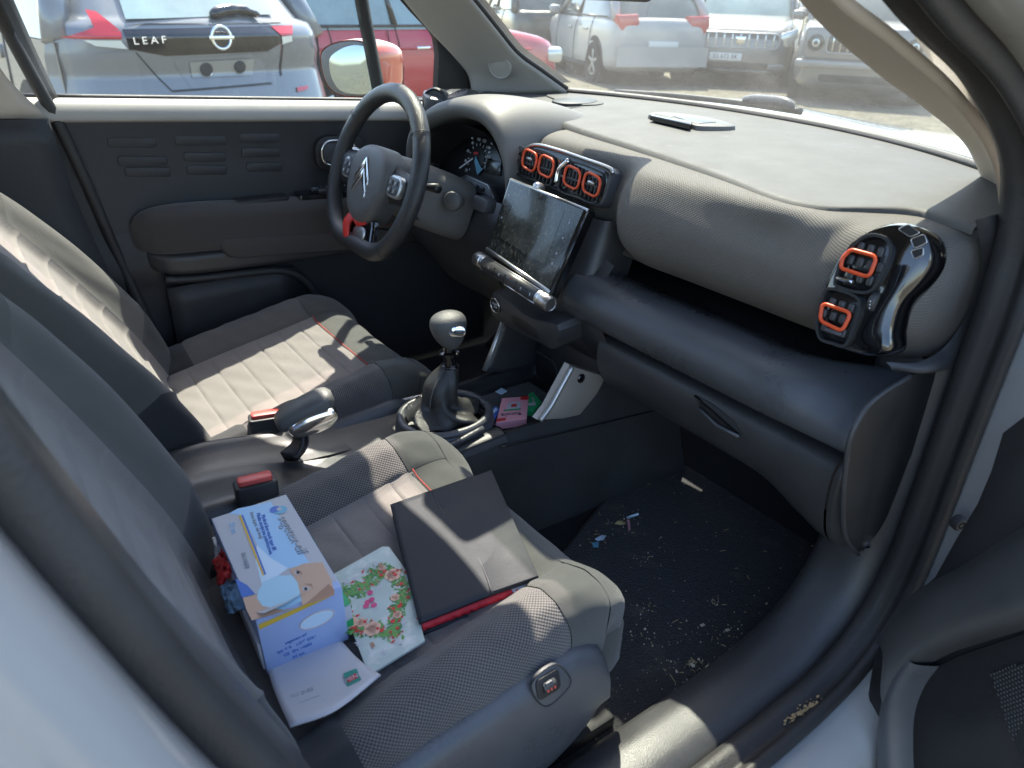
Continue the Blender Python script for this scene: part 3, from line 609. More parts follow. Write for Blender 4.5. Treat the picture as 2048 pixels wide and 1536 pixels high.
# shelf end closing under the outer vent
# ---- lower dash panel (between shelf lip and glovebox)
def lowprof(y):
    k = .085*sstep(-.52, -.68, y); e = .05*sstep(-.662, -.688, y)
    lz = .868; c = lambda z: k*np.clip((z-.775)/.093, 0, 1.1)+e*.5
    return [(x+c(z), y, z-e*.10) for x, z in ((.70, lz-.012), (.668, lz-.001), (.649, lz+.002), (.622, lz-.004), (.601, lz-.019), (.590, lz-.042), (.593, .804), (.608, .784), (.636, .772))]
lr = [lowprof(y) for y in (-.09, -.13, -.18, -.25, -.35, -.45, -.52, -.57, -.61, -.64, -.66, -.672, -.682, -.688)]
gridmesh('lower_fascia', net(lr, 70, 40), 'plastic_grey', da)
# ---- glovebox lid with recessed handle
def gb(y):
    e = .05*sstep(-.662, -.690, y); lo = .052*sstep(-.50, -.66, y)
    zs = lambda z: .764-(.764-z)*(1+lo/.13)
    return [(x+e*.5, y, zs(z)) for x, z in ((.650, .764), (.624, .757), (.617, .735), (.624, .700), (.642, .668), (.668, .648), (.74, .632))]
gridmesh('glovebox_lid', net([gb(y) for y in (-.165, -.17, -.3, -.45, -.53, -.59, -.63, -.648, -.652)], 60, 34), 'plastic_dark', da)
gridmesh('lid_end_strip', net([gb(y) for y in (-.656, -.658, -.664, -.672, -.682, -.690)], 16, 34), 'plastic_dark', da)
gh = Fr((.621, -.42, .712), (0, -1, 0), (-.12, 0, 1)); gh = Fr(P(1445, 812, x=.622), (0, -1, 0), (.18, 0, 1))
ho = [gh.hit(*p) for p in ((1388, 786), (1430, 808), (1475, 845), (1484, 872), (1440, 850), (1402, 815))]
plate('glovebox_handle', gh, rpoly(ho, .2), -.02, .004, 'plastic_black', da, .004)
tubeobj('handle_lip', [gh(*gh.hit(*p), .007) for p in ((1402, 815), (1440, 850), (1484, 872))], .003, 'plastic_grey', da, n=6)
# ---- side closing panel between dash end and door trim
sa = [P(*p, y=-.692) for p in ((1820, 752), (1742, 805), (1703, 868), (1692, 930), (1686, 1000), (1690, 1070), (1716, 1108))]
sb_ = [P(*p, y=-.705) for p in ((1905, 740), (1885, 800), (1850, 870), (1822, 930), (1795, 1000), (1768, 1060), (1730, 1110))]
gridmesh('side_closing_panel', net([sa, [a*.62+b*.38+np.array([.004, .004, 0]) for a, b in zip(sa, sb_)], [a*.5+b*.5+np.array([.010, .006, 0]) for a, b in zip(sa, sb_)], [b+np.array([.004, .006, 0]) for b in sb_]], 16, 30), 'plastic_black', da)
tubeobj('panel_edge', crv(sa, 40), .0035, 'plastic_dark', da, n=8)
gridmesh('underside', net([[(.70, -.68, .62), (.70, -.3, .645), (.70, -.1, .65)], [(.95, -.68, .60), (.95, -.3, .62), (.95, -.1, .62)], [(1.12, -.68, .55), (1.12, -.3, .55), (1.12, -.1, .55)]], 6, 8), 'plastic_black', da)

# ---- outer vent (passenger side): gloss black pod, two louvre cells with orange rings
vf = Fr(P(1705, 585, x=.612), (.10, -1, 0), (.28, 0, 1))
def H(fr, pts, z=0): return [fr.hit(px, py, z) for px, py in pts]
pod = crv(np.array(H(vf, ((1632, 640), (1640, 600), (1660, 545), (1690, 495), (1728, 464), (1775, 447), (1815, 447), (1850, 462), (1866, 490), (1862, 530), (1835, 570), (1800, 610), (1785, 660), (1782, 700), (1740, 712), (1690, 700), (1650, 685), (1632, 665)))), 60, True)
plate('vent_pod', vf, pod, -.05, .004, 'piano', da, .010)
for k, (pts, ring) in enumerate(((((1668, 570), (1678, 530), (1700, 495), (1730, 470), (1760, 468), (1783, 482), (1787, 505), (1770, 550), (1745, 585), (1715, 588), (1680, 578)), ((1703, 499), (1755, 513), (1739, 555), (1682, 536), (1686, 515))), (((1632, 650), (1642, 600), (1655, 575), (1690, 580), (1722, 596), (1724, 615), (1712, 660), (1692, 695), (1665, 690), (1640, 680)), ((1646, 606), (1703, 626), (1685, 663), (1640, 641))))):
    out = crv(np.array(H(vf, pts, .008)), 44, True)
    ringplate('vent_bezel', vf, out, offs(out, -.0045), .0, .012, 'plastic_black', da, .002)
    c0 = np.array(out).mean(0); plate('vent_well', vf, offs(out, -.004), -.03, .0048, 'gloss_black', da, .001)
    lo_, hi_ = offs(out, -.006).min(0), offs(out, -.006).max(0)
    # vertical louvres (curved fins) in three rows
    for j in range(3):
        yy = lo_[1]+(hi_[1]-lo_[1])*(.22+.28*j)
        for i in range(4):
            xx = c0[0]+(i-1.5)*.0125+(yy-c0[1])*.35
            if lo_[0]+.003 < xx < hi_[0]-.003: frbox('louvre', vf, (xx, yy, .0065), (.0085, (hi_[1]-lo_[1])*.20, .006), 'plastic_dark', da, .0025)
    ro = rpoly(H(vf, ring, .014), .30)
    tubeobj('vent_ring', [vf(x, y, .015) for x, y in ro], .0025, 'orange', da, n=10, closed=True)
    frbox('vent_slider', vf, tuple(vf.hit(*((1690, 560), (1668, 664))[k], .012))+(.012,), (.022, .006, .008), 'chrome' if k == 0 else 'plastic_grey', da, .0028)
# demister slots on the pod's top corner + thumb wheel
for pts in (((1795, 458), (1815, 448), (1840, 465), (1820, 474)), ((1820, 478), (1848, 468), (1854, 485), (1828, 497)), ((1820, 502), (1846, 495), (1846, 510), (1828, 518))):
    o_ = np.array(H(vf, pts, .006)); oc = rpoly(o_, .25, 4); plate('demister_slot', vf, oc, .0, .0048, 'tyre', da, .0005)
    tubeobj('slot_rim', [vf(x, y, .0048) for x, y in oc], .0007, 'satin', da, n=6, closed=True)
ww = vf.hit(1746, 603, .006); lathe('vent_wheel', Fr(vf(ww[0], ww[1], .0), vf.ez, vf.ey), [(0.012, -.004), (.013, -.002), (.013, .002), (.012, .004)], 'plastic_dark', da, 16)
for i in range(3): decal('wheel_mark', vf, [(ww[0]+.001*math.cos(a)+.001*i, ww[1]-.004*i+.001*math.sin(a)) for a in (0, 1.57, 3.14, 4.7)], 'gauge_print', da, .0145)

# ---- centre vents
cf = Fr((.662, .017, 1.018), (0, -1, 0), (.22, 0, 1))
fo = crv(np.array(H(cf, ((1032, 345), (1030, 325), (1042, 302), (1068, 289), (1110, 298), (1170, 318), (1220, 336), (1228, 345), (1222, 375), (1206, 412), (1180, 410), (1120, 385), (1060, 360)))), 60, True)
plate('vent_surround', cf, fo, -.05, .006, 'plastic_grey', da, .006)
plate('vent_well', cf, offs(fo, -.006), -.02, .0068, 'gloss_black', da, .001)
b1 = crv(np.array(H(cf, ((1036, 338), (1042, 312), (1066, 298), (1115, 314), (1118, 335), (1108, 372), (1075, 362), (1040, 350)))), 40, True)
b2 = crv(np.array(H(cf, ((1125, 352), (1133, 328), (1150, 322), (1200, 340), (1216, 352), (1210, 380), (1198, 408), (1165, 398), (1125, 382)))), 40, True)
for b_ in (b1, b2):
    ringplate('vent_bezel', cf, b_, offs(b_, -.0035), .004, .011, 'plastic_black', da, .0015)
    lo_, hi_ = np.min(b_, 0), np.max(b_, 0)
    for i in range(11):
        xx = lo_[0]+(hi_[0]-lo_[0])*(i+.5)/11; frbox('louvre', cf, (xx, (lo_[1]+hi_[1])/2-.012*(i/10-.5), .0085), (.0022, (hi_[1]-lo_[1])*.74, .006), 'plastic_dark', da, .001)
    frbox('vent_blade', cf, ((lo_[0]+hi_[0])/2, (lo_[1]+hi_[1])/2, .0095), ((hi_[0]-lo_[0])*.86, .004, .008), 'plastic_dark', da, .0015)
for k, (px, py) in enumerate(((1060, 321), (1093, 333), (1145, 355), (1184, 369))):
    c0 = cf.hit(px, py, .014); o_ = rrect(.043, .034, .012, 6, c0[0], c0[1]); sk_ = [(x, y-.12*(x-c0[0])) for x, y in o_]
    tubeobj('vent_ring', [cf(x, y, .0155) for x, y in sk_], .0025, 'orange', da, n=10, closed=True)
    plate('ring_well', cf, offs(np.array(sk_), -.003), .006, .0105, 'gloss_black', da, .001)
    for i in (-1, 0, 1): frbox('louvre', cf, (c0[0]+i*.010, c0[1], .012), (.0016, .024, .004), 'plastic_dark', da, .0007)
    if k in (0, 3): frbox('vent_slider', cf, (c0[0], c0[1]+.003, .016), (.018, .006, .006), 'satin', da, .0025)
ct = [cf.hit(*p, .01) for p in ((1138, 320), (1118, 340), (1112, 366))]
tubeobj('vent_divider', crv([cf(q[0], q[1], .010) for q in ct], 12), .005, 'chrome', da, n=8)
tubeobj('surround_trim', crv([cf(*cf.hit(*p, .007), .007) for p in ((1040, 305), (1068, 290), (1110, 298), (1170, 318), (1221, 337), (1227, 347))], 30), .0032, 'satin', da, n=8)

# ---- instrument binnacle, driver side
hood = []
for k, (x, dz, dy) in enumerate(((.90, -.012, .02), (.80, .016, .01), (.70, .028, 0), (.635, .022, 0), (.617, .008, 0), (.626, -.012, -.010), (.70, -.03, -.02))):
    prof = [(.135, .90), (.140, .96), (.150, 1.02), (.178, 1.066), (.225, 1.092), (.29, 1.098), (.36, 1.092), (.44, 1.070), (.515, 1.03), (.555, .97), (.56, .90)]
    hood.append([(x+.03*(1.1-z)*(1 if k > 2 else 0), y+dy*(-1 if y < .35 else 1), z+dz) for y, z in prof])
gridmesh('instrument_hood', net(hood, 30, 50), 'dash_hood', da)
gfm = Fr((.715, .385, .975), (0, -1, 0), (.30, 0, 1))
plate('instrument_face', gfm, rrect(.40, .155, .05, 6, .0, 0), -.02, .0, 'gauge_face', da, .002)
gridmesh('instrument_cowl', net([[(.628, y, z-.012) for y, z in ((.15, .90), (.158, 1.0), (.18, 1.045), (.23, 1.075), (.30, 1.082), (.37, 1.075), (.45, 1.05), (.52, 1.01), (.55, .95), (.55, .90))], [(.72, y, z-.02) for y, z in ((.175, .90), (.18, .98), (.20, 1.02), (.24, 1.045), (.30, 1.055), (.37, 1.05), (.45, 1.03), (.51, .99), (.535, .95), (.535, .90))]], 6, 40), 'plastic_black', da)
def gp(px, py): return gfm.hit(px, py, .004)
# chrome-edged left dial hoop and the dial with ticks and needle
hoop = crv(np.array([gp(*p) for p in ((876, 350), (866, 310), (868, 280), (880, 255), (895, 247), (915, 250), (935, 262), (947, 278))]), 40)
tubeobj('dial_rim', [gfm(x, y, .006) for x, y in hoop], .0022, 'satin', da, n=8)
dc = gp(953, 318)
for k in range(13):
    a = R(235-k*24); r0, r1 = .030, .036
    mesh('dial_tick', [gfm(dc[0]+r*math.cos(a+s), dc[1]+r*math.sin(a+s), .003) for r, s in ((r0, -.03), (r1, -.03), (r1, .03), (r0, .03))], [(0, 1, 2, 3)], 'gauge_print', da, False)
for k, s_ in enumerate('20 40 60 80 100 120 140 160 180'.split()):
    a = R(225-k*30); text('dial_number', s_, gfm, dc[0]+.044*math.cos(a), dc[1]+.044*math.sin(a), .010, 'gauge_print', da, .003)
lathe('dial_disc', Fr(gfm(dc[0], dc[1], .001), gfm.ex, gfm.ey), [(.028, 0), (.028, .001), (0, .001)], 'gauge_face', da, 28)
decal('needle', gfm, [gp(921, 336), gp(922, 338), gp(949, 319), gp(948, 316)], 'gauge_print', da, .008)
decal('dial_blue_patch', gfm, [gp(952, 312), gp(965, 340), gp(955, 350), gp(949, 322)], 'gauge_blue', da, .005)  # flat blue patch on the dial face
decal('dial_mark', gfm, [gp(948, 304), gp(957, 304), gp(957, 309), gp(948, 309)], 'gauge_red', da, .005)
d2_ = gp(992, 300)
for k in range(9):
    a = R(200-k*22); mesh('dial_tick', [gfm(d2_[0]+r*math.cos(a+s), d2_[1]+r*math.sin(a+s), .003) for r, s in ((.022, -.05), (.029, -.05), (.029, .05), (.022, .05))], [(0, 1, 2, 3)], 'gauge_print', da, False)
plate('info_display', gfm, [gp(975, 315), gp(1002, 325), gp(1000, 352), gp(968, 345)], 0, .004, 'screen_glass2', da, .001)
# stepped lower visor with three push buttons
plate('button_visor', gfm, np.array([gp(915, 358), gp(940, 352), gp(985, 372), gp(998, 402), (gp(1000, 410)), gp(960, 385), gp(918, 366)]), -.02, .012, 'plastic_grey', da, .003)
tubeobj('visor_trim', [gfm(*gp(*p), .012) for p in ((916, 362), (940, 353), (982, 372), (994, 398))], .002, 'satin', da, n=6)
bq = [gp(945, 369), gp(958, 374), gp(970, 379)]
for q in bq: frbox('push_button', gfm, (q[0], q[1], .013), (.018, .009, .006), 'plastic_dark', da, .002)
# left end vent seen over the wheel
lv = Fr(P(872, 200, y=.64), (1, -.25, 0), (-.1, 0, 1))
lathe('side_vent', Fr(P(868, 203, y=.63), (.5, -.85, 0), (.3, 0, 1)), [(.034, -.03), (.034, .0), (.030, .004), (.026, 0), (.0, 0)], 'plastic_black', da, 24)
tubeobj('vent_ring', [P(868, 206, y=.625)+np.array([.010*math.cos(a)*.4, -.012*math.cos(a), .012*math.sin(a)]) for a in np.linspace(0, 2*math.pi, 20)[:-1]], .0028, 'orange', da, n=8, closed=True)
plate('side_vent_cover', Fr(P(905, 190, y=.63), (1, -.3, 0), (.2, 1, .25)), rrect(.15, .075, .03, 6), -.03, .004, 'plastic_grey', da, .008)
# ---- demister grille, small speaker housing in the top pad
df_ = Fr(P(1148, 200, z=1.0905), (-.35, -1, 0), (1, -.35, 0))
plate('top_grille', df_, rrect(.21, .10, .045, 6), -.02, .004, 'dash_top', da, .004)
plate('grille_opening', df_, np.array(crv(np.array([df_.hit(*p, .005) for p in ((1104, 201), (1124, 196), (1172, 195), (1194, 200), (1178, 206), (1128, 207))]), 24, True)), .0, .0052, 'plastic_black', da, .0008)
sfm = Fr(P(1375, 243, z=1.093), (-.35, -1, 0), (1, -.35, 0))
q = np.array([sfm.hit(*p) for p in ((1296, 234), (1312, 230), (1380, 235), (1440, 246), (1470, 258), (1398, 258), (1382, 254))])
plate('sensor_housing', sfm, crv(q, 30, True), -.01, .007, 'dash_hood', da, .006)
plate('sensor_lens', sfm, np.array([sfm.hit(*p, .006) for p in ((1300, 234), (1312, 231), (1384, 246), (1380, 252))]), .0, .0095, 'gloss_black', da, .001)
plate('sensor_slot', sfm, np.array([sfm.hit(*p, .007) for p in ((1345, 233), (1375, 234), (1432, 245), (1395, 248))]), .004, .0082, 'plastic_grey', da, .001)
for pts in (((1078, 216), (1110, 219), (1180, 213), (1250, 210), (1290, 214)),):
    tubeobj('pad_seam', crv([P(a, b, z=1.0885) for a, b in pts], 30), .0022, 'plastic_black', da, n=6)
# ---- driver side lower dash and knee panel
gridmesh('knee_panel', net([[(.66, .14, .92), (.60, .14, .86), (.60, .14, .80), (.64, .14, .70)], [(.66, .3, .92), (.62, .3, .86), (.62, .3, .78), (.68, .3, .68)], [(.66, .45, .92), (.62, .45, .86), (.62, .45, .78), (.68, .45, .68)], [(.68, .62, .95), (.65, .64, .88), (.66, .66, .78), (.72, .66, .70)]], 20, 20), 'plastic_dark', da)
gridmesh('outer_fascia', net([[(.90, .50, 1.08), (.70, .52, 1.03), (.66, .56, .92)], [(.92, .58, 1.085), (.72, .60, 1.04), (.68, .62, .92)], [(.92, .68, 1.08), (.76, .69, 1.03), (.72, .69, .92)]], 12, 12), 'dash_hood', da)
plate('light_switch', Fr(P(962, 408, x=.60), (0, -1, 0), (.2, 0, 1)), rrect(.05, .03, .01, 4), -.02, .006, 'plastic_grey', da, .004)

# ---- centre stack: housing behind the screen, lower block with start button
st = []
for z, xf, hw in ((.96, .66, .12), (.90, .635, .122), (.84, .615, .124), (.80, .61, .122), (.76, .62, .118), (.70, .66, .112), (.66, .70, .11)):
    st.append([(xf+.10, hw, z), (xf+.02, hw, z), (xf, hw*.88, z), (xf-.004, 0, z), (xf, -hw*.88, z), (xf+.02, -hw, z), (xf+.10, -hw, z)])
gridmesh('stack_housing', net(st, 24, 30), 'plastic_dark', da)
# flank joining stack to lower fascia
gridmesh('stack_flank', net([[(.655, -.085, .905), (.632, -.095, .86), (.618, -.10, .80), (.63, -.10, .74), (.68, -.10, .68)], [(.66, -.115, .895), (.63, -.125, .862), (.606, -.135, .81), (.618, -.14, .76), (.66, -.15, .70)], [(.665, -.14, .885), (.640, -.15, .866), (.606, -.17, .82), (.618, -.18, .77), (.65, -.20, .70)]], 14, 24), 'plastic_dark', da)
scf = Fr((.580, 0, .926), (0.0, -1, 0), (.058, 0, .128))
cor = [scf.hit(*p) for p in ((1019, 357), (1174, 419), (1099, 592), (972, 503))]
scr = plate('touchscreen', scf, np.array(cor), -.022, 0, 'gloss_black', da, .003)
def Q(u, v): # bilinear on the screen face
    a, b, c, d = map(np.array, cor); return (a*(1-u)+b*u)*(1-v)+(d*(1-u)+c*u)*v
decal('screen_glass', scf, [Q(.02, .02), Q(.97, .02), Q(.97, .96), Q(.02, .96)], 'screen_glass', scr, .0004)
decal('display_area', scf, [Q(.16, .10), Q(.78, .10), Q(.80, .74), Q(.14, .74)], 'screen_glass2', scr, .0008)
for i, v in enumerate((.2, .38, .56, .68)): decal('key_mark', scf, [Q(.885+.012*math.cos(a), v+.016*math.sin(a)) for a in np.linspace(0, 6.28, 9)[:-1]], 'print_grey', scr, .0010)
for i, v in enumerate((.2, .5)): decal('key_mark', scf, [Q(.07+.012*math.cos(a), v+.016*math.sin(a)) for a in np.linspace(0, 6.28, 9)[:-1]], 'print_grey', scr, .0010)
tubeobj('screen_edge', [scf(*Q(0, .01), -.004), scf(*Q(1, .01), -.004)], .004, 'satin', scr, n=8)
tubeobj('screen_edge', [scf(*Q(0, .965), .000), scf(*Q(.985, .965), .000)], .0042, 'satin', scr, n=8)
tubeobj('screen_edge', [scf(*Q(1, .01), -.004), scf(*Q(1, .98), -.004)], .003, 'gloss_black', scr, n=8)
lathe('screen_button', Fr(scf(*scf.hit(1069, 371, .0), -.008), scf.ex, scf.ey), [(.009, -.012), (.009, .002), (.006, .007), (0, .008)], 'satin', da, 18)
# bar of keys with a knob at each end
k0, k1 = P(962, 521, x=.541), P(1093, 604, x=.537); ax = (k1-k0)/np.linalg.norm(k1-k0)
kb = Fr((k0+k1)/2, ax, (.25, 0, 1)); hl = np.linalg.norm(k1-k0)/2
bar = tubeobj('key_bar', [kb(-hl+.02, 0, 0), kb(hl-.02, 0, 0)], .0135, 'plastic_dark', da, n=20)
tubeobj('bar_trim', [kb(-hl+.022, .0135, .002), kb(hl-.022, .0135, .002)], .0016, 'satin', bar, n=6)
tubeobj('bar_trim', [kb(-hl+.022, -.0125, .006), kb(hl-.022, -.0125, .006)], .0016, 'chrome', bar, n=6)
for sx in (-1, 1):
    kf = Fr(kb(sx*(hl-.020), 0, 0), kb.ey, kb.ez) if sx > 0 else Fr(kb(-(hl-.020), 0, 0), kb.ez, kb.ey)
    lathe('knob', kf, [(.0150, 0), (.0150, .006), (.0138, .007), (.0138, .010), (.0152, .011), (.0152, .030), (.0135, .0335), (.0115, .034), (.0105, .0325), (0, .0325)], 'satin', bar, 28)
for i, u in enumerate((-.062, -.026, .010, .046, .075)):
    if i == 2: mesh('hazard_mark', [kb(u-.008, -.006, .0118), kb(u+.008, -.006, .0118), kb(u, .010, .0118)], [(0, 1, 2)], 'red_plastic', bar, False)
    else: frbox('key_mark', kb, (u, 0, .0134), (.0025, .005, .001), 'print_grey', bar, 0)
    if i < 4: frbox('key_gap', kb, (u+.018, 0, .0122), (.0012, .016, .003), 'plastic_black', bar, 0)
# lower block
lb = Fr((.566, 0, .752), (0, -1, 0), (-.10, 0, 1))
lo_ = crv(np.array([lb.hit(*p) for p in ((984, 585), (1005, 592), (1060, 632), (1113, 646), (1122, 660), (1108, 700), (1085, 690), (1030, 662), (984, 628))]), 40, True)
plate('stack_block', lb, lo_, -.10, .004, 'plastic_dark', da, .010)
sl_ = crv(np.array([lb.hit(*p) for p in ((1026, 632), (1040, 634), (1078, 662), (1080, 676), (1066, 670), (1030, 646))]), 24, True)
plate('slot_recess', lb, sl_, -.0, .0046, 'plastic_black', da, .0004)
sbf = Fr(lb(*lb.hit(995, 609), .002), lb.ex, lb.ey)
lathe('start_button', sbf, [(.0165, -.01), (.0165, .004), (.0135, .0045), (.0135, .003), (0, .003)], 'plastic_black', da, 24)
tubeobj('button_ring', [sbf(.0155*math.cos(a), .0155*math.sin(a), .0045) for a in np.linspace(0, 2*math.pi, 28)[:-1]], .0014, 'chrome', da, n=6, closed=True)
text('button_text', 'START', sbf, 0, .002, .0065, 'gauge_print', da, .0036); text('button_text', 'STOP', sbf, 0, -.0045, .005, 'gauge_print', da, .0036)
# ================================================================ centre console
co = thing('centre_console', 'black centre console with storage tray, silver side plate and handbrake well', 'console', (.3, 0, .33))
# side walls (passenger side visible)
def wall(s):
    return net([[(-.25, s*.115, .58), (0, s*.115, .575), (.25, s*.112, .577), (.42, s*.108, .582), (.55, s*.108, .588), (.70, s*.108, .66), (.86, s*.11, .70)], [(-.25, s*.122, .52), (0, s*.122, .53), (.25, s*.12, .54), (.42, s*.116, .548), (.55, s*.118, .545), (.70, s*.122, .545), (.9, s*.13, .54)], [(-.25, s*.125, .33), (0, s*.125, .33), (.25, s*.125, .33), (.42, s*.122, .33), (.60, s*.13, .33), (.78, s*.14, .33), (.95, s*.15, .33)]], 14, 40)
gridmesh('side_wall', wall(-1), 'plastic_dark', co); gridmesh('side_wall', wall(1), 'plastic_dark', co)
tubeobj('side_seam', crv([P(1000, 895, y=-.121), P(1100, 872, y=-.123), P(1200, 848, y=-.126), P(1300, 824, y=-.130), P(1345, 818, y=-.133)], 30), .0016, 'plastic_black', co, n=5)
# top deck: rear, gear surround, storage tray
deck = []
for x, z in ((-.25, .60), (-.12, .60), (0, .588), (.15, .578), (.28, .577), (.40, .578), (.455, .580)):
    deck.append([(x, -.115, z-.012), (x, -.108, z), (x, -.085, z+.004), (x, -.06, z-.006), (x, 0, z-.010), (x, .06, z-.006), (x, .085, z+.004), (x, .108, z), (x, .115, z-.012)])
gridmesh('deck', net(deck, 30, 24), 'plastic_dark', co)
tray = []
for x, z in ((.455, .582), (.468, .560), (.49, .553), (.58, .553), (.66, .553), (.685, .56), (.70, .60), (.70, .70)):
    tray.append([(x, -.112, .585 if x < .6 else .59), (x, -.100, max(z, .583)), (x, -.092, z+.006), (x, -.07, z), (x, 0, z), (x, .07, z), (x, .092, z+.006), (x, .100, max(z, .583)), (x, .112, .585)])
gridmesh('storage_tray', net(tray, 36, 30), 'plastic_black', co)
frbox('tray_mat', Fr((.57, 0, .5555), (0, -1, 0), (1, 0, 0)), (0, 0, 0), (.155, .16, .003), 'carpet', co, .001)
# back of the tray: pocket frame, 12 V socket
bk = Fr((.690, 0, .630), (0, -1, 0), (.12, 0, 1))
plate('tray_back', bk, rrect(.205, .15, .02, 5), -.02, .0, 'plastic_dark', co, .004)
po_ = crv(np.array([bk.hit(*p) for p in ((1046, 745), (1056, 702), (1112, 733), (1108, 790), (1080, 778))]), 28, True)
plate('pocket_opening', bk, po_, -.0, .0008, 'plastic_black', co, .0004)
ringplate('pocket_frame', bk, offs(po_, .005), po_, -.0, .004, 'plastic_grey', co, .001)
q = bk.hit(1028, 712); lathe('power_socket', Fr(bk(q[0], q[1], 0), bk.ex, bk.ey), [(.017, 0), (.017, .006), (.013, .007), (.012, .002), (0, .002)], 'plastic_black', co, 22)
decal('tray_label', Fr((.57, 0, .5575), (0, -1, 0), (1, 0, 0)), [Fr((.57, 0, .5575), (0, -1, 0), (1, 0, 0)).hit(*p) for p in ((990, 784), (1003, 776), (1015, 783), (1003, 790))], 'print_paleblue', co)
# satin side plates rising to the dash
pr_ = Fr((.62, -.108, .62), (1, 0, 0), (0, -.0, 1)); pr_ = Fr((.62, -.112, .62), (1, 0, 0), (0, .06, 1))
so_ = np.array([pr_.hit(*p) for p in ((1137, 728), (1170, 738), (1208, 750), (1190, 785), (1155, 828), (1120, 836), (1072, 838), (1092, 812))])
sp1 = plate('side_plate', pr_, so_, -.012, .010, 'silver_reflect', co, .007)
tubeobj('plate_edge', crv([pr_(*pr_.hit(*p), .009) for p in ((1139, 730), (1118, 768), (1095, 810), (1074, 838))], 20), .0055, 'silver_paint', co, n=10)
q = pr_.hit(1163, 757, .012); lathe('plate_plug', Fr(pr_(q[0], q[1], .008), pr_.ex, pr_.ey), [(.0095, 0), (.0095, .004), (.007, .006), (.003, .004), (0, .004)], 'gloss_black', co, 20)
tubeobj('plate_edge', [P(1006, 644, y=.10), P(985, 700, y=.10), P(969, 741, y=.10)], .0055, 'silver_paint', co, n=10)
gridmesh('left_flank', net([[P(1006, 644, y=.10), P(985, 700, y=.10), P(968, 742, y=.10)], [P(1040, 650, y=.098), P(1020, 700, y=.098), P(1000, 745, y=.098)], [(.70, .10, .72), (.70, .10, .65), (.69, .10, .57)]], 8, 10), 'plastic_dark', co, thick=.006)
# rails each side of the gear lever and the flowing rear trim
for s, m_ in ((1, 'satin'), (-1, 'plastic_grey')):
    tubeobj('deck_rail', crv([(-.10, s*.108, .606), (-.02, s*.110, .607), (.06, s*.108, .597), (.14, s*.106, .588), (.24, s*.104, .586), (.34, s*.098, .590), (.42, s*.082, .592)], 40), .006, m_, co, n=10)
sur = crv([(.30, .0, .592), (.325, .055, .592), (.38, .076, .594), (.43, .068, .596), (.463, .040, .596), (.472, 0, .596), (.463, -.040, .596), (.43, -.068, .596), (.38, -.076, .594), (.325, -.055, .592)], 48, True)
tubeobj('gear_surround', sur, .0085, 'plastic_grey', co, n=12, closed=True)
gridmesh('surround_skirt', np.array([sur+np.array([0, 0, .002]), (sur-np.array([.39, 0, 0]))*np.array([1.10, 1.12, 1])+np.array([.39, 0, -.004]), (sur-np.array([.39, 0, 0]))*np.array([1.14, 1.18, 1])+np.array([.39, 0, -.028])]).transpose(1, 0, 2), 'plastic_grey', co, closed_u=True)
# rear moulding with soft highlights beside the passenger seat
rm = []
for x, z in ((-.30, .60), (-.16, .628), (-.06, .632), (.03, .615), (.10, .594), (.17, .582)):
    rm.append([(x, -.118, z-.06), (x, -.116, z-.02), (x, -.10, z-.002), (x, -.07, z-.004), (x, -.03, z-.014), (x, .0, z-.020), (x, .02, z-.016)])
gridmesh('rear_moulding', net(rm, 24, 24), 'plastic_dark', co)
rm = []
for x, z in ((-.30, .59), (-.12, .618), (-.04, .622), (.03, .612), (.10, .60), (.20, .590)):
    rm.append([(x, .118, z-.06), (x, .114, z-.012), (x, .10, z), (x, .08, z-.010), (x, .05, z-.02), (x, .02, z-.022)])
gridmesh('rear_moulding', net(rm, 24, 20), 'plastic_dark', co)

# ---- gear lever
ge = thing('gear_lever', 'gear lever with grey ball knob and black leather gaiter', 'gear lever', (.41, 0, .585))
gz = [(.598, .066, .385), (.606, .062, .384), (.614, .048, .380), (.626, .036, .376), (.645, .034, .377), (.665, .032, .382), (.680, .026, .390), (.692, .018, .396), (.698, .015, .398)]
gg = []
for k, (z, r_, x) in enumerate(gz):
    ring = []
    for j in range(40):
        a = 2*math.pi*j/40
        f = 1+(.15*(1-2*abs(math.sin(2.5*a+k*.55)))+.07*math.sin(9*a+1.3*k))*(1 if z < .63 else .38)*(1 if z < .685 else .2)
        ring.append((x+r_*f*math.cos(a)*(1.15 if z < .62 else 1), r_*f*math.sin(a), z+.004*math.sin(4*a+k)*(1 if z < .63 else .2)))
    gg.append(ring)
gG = net([g_+[g_[0]] for g_ in gg], 40, 64)
gridmesh('gaiter', gG, 'leather', ge)
tubeobj('gaiter_seam', [(np.interp(z, [.626, .645, .665, .68, .695], [.376, .377, .382, .390, .397])-np.interp(z, [.626, .645, .665, .68, .695], [.036, .034, .032, .026, .017])*.90, -np.interp(z, [.626, .645, .665, .68, .695], [.036, .034, .032, .026, .017])*.52, z) for z in np.linspace(.63, .695, 14)], .0014, 'leather_grey', ge, n=6)
gx = Fr((.399, 0, .691), (1, 0, 0), (0, 1, 0))
lathe('lever_collar', gx, [(.017, 0), (.018, .004), (.013, .008), (.011, .02), (.012, .026), (.019, .028), (.019, .033), (.012, .036), (.0115, .044), (.015, .046)], 'gloss_black', ge, 24)
kn = []
for z, rx, ry, xo in ((.742, .014, .014, .402), (.752, .021, .019, .402), (.766, .028, .023, .400), (.783, .033, .027, .398), (.800, .0355, .029, .397), (.813, .033, .028, .397), (.822, .026, .022, .398), (.828, .013, .011, .398), (.830, .001, .001, .398)):
    z = .734+(z-.742)*.80; kn.append([(xo+rx*math.cos(a), ry*math.sin(a), z) for a in np.linspace(0, 2*math.pi, 17)])
gridmesh('gear_knob', net(kn, 30, 40), 'leather_grey', ge)
kf = Fr((.399, -.0285, .776), (.86, -.5, 0), (.08, .14, 1))
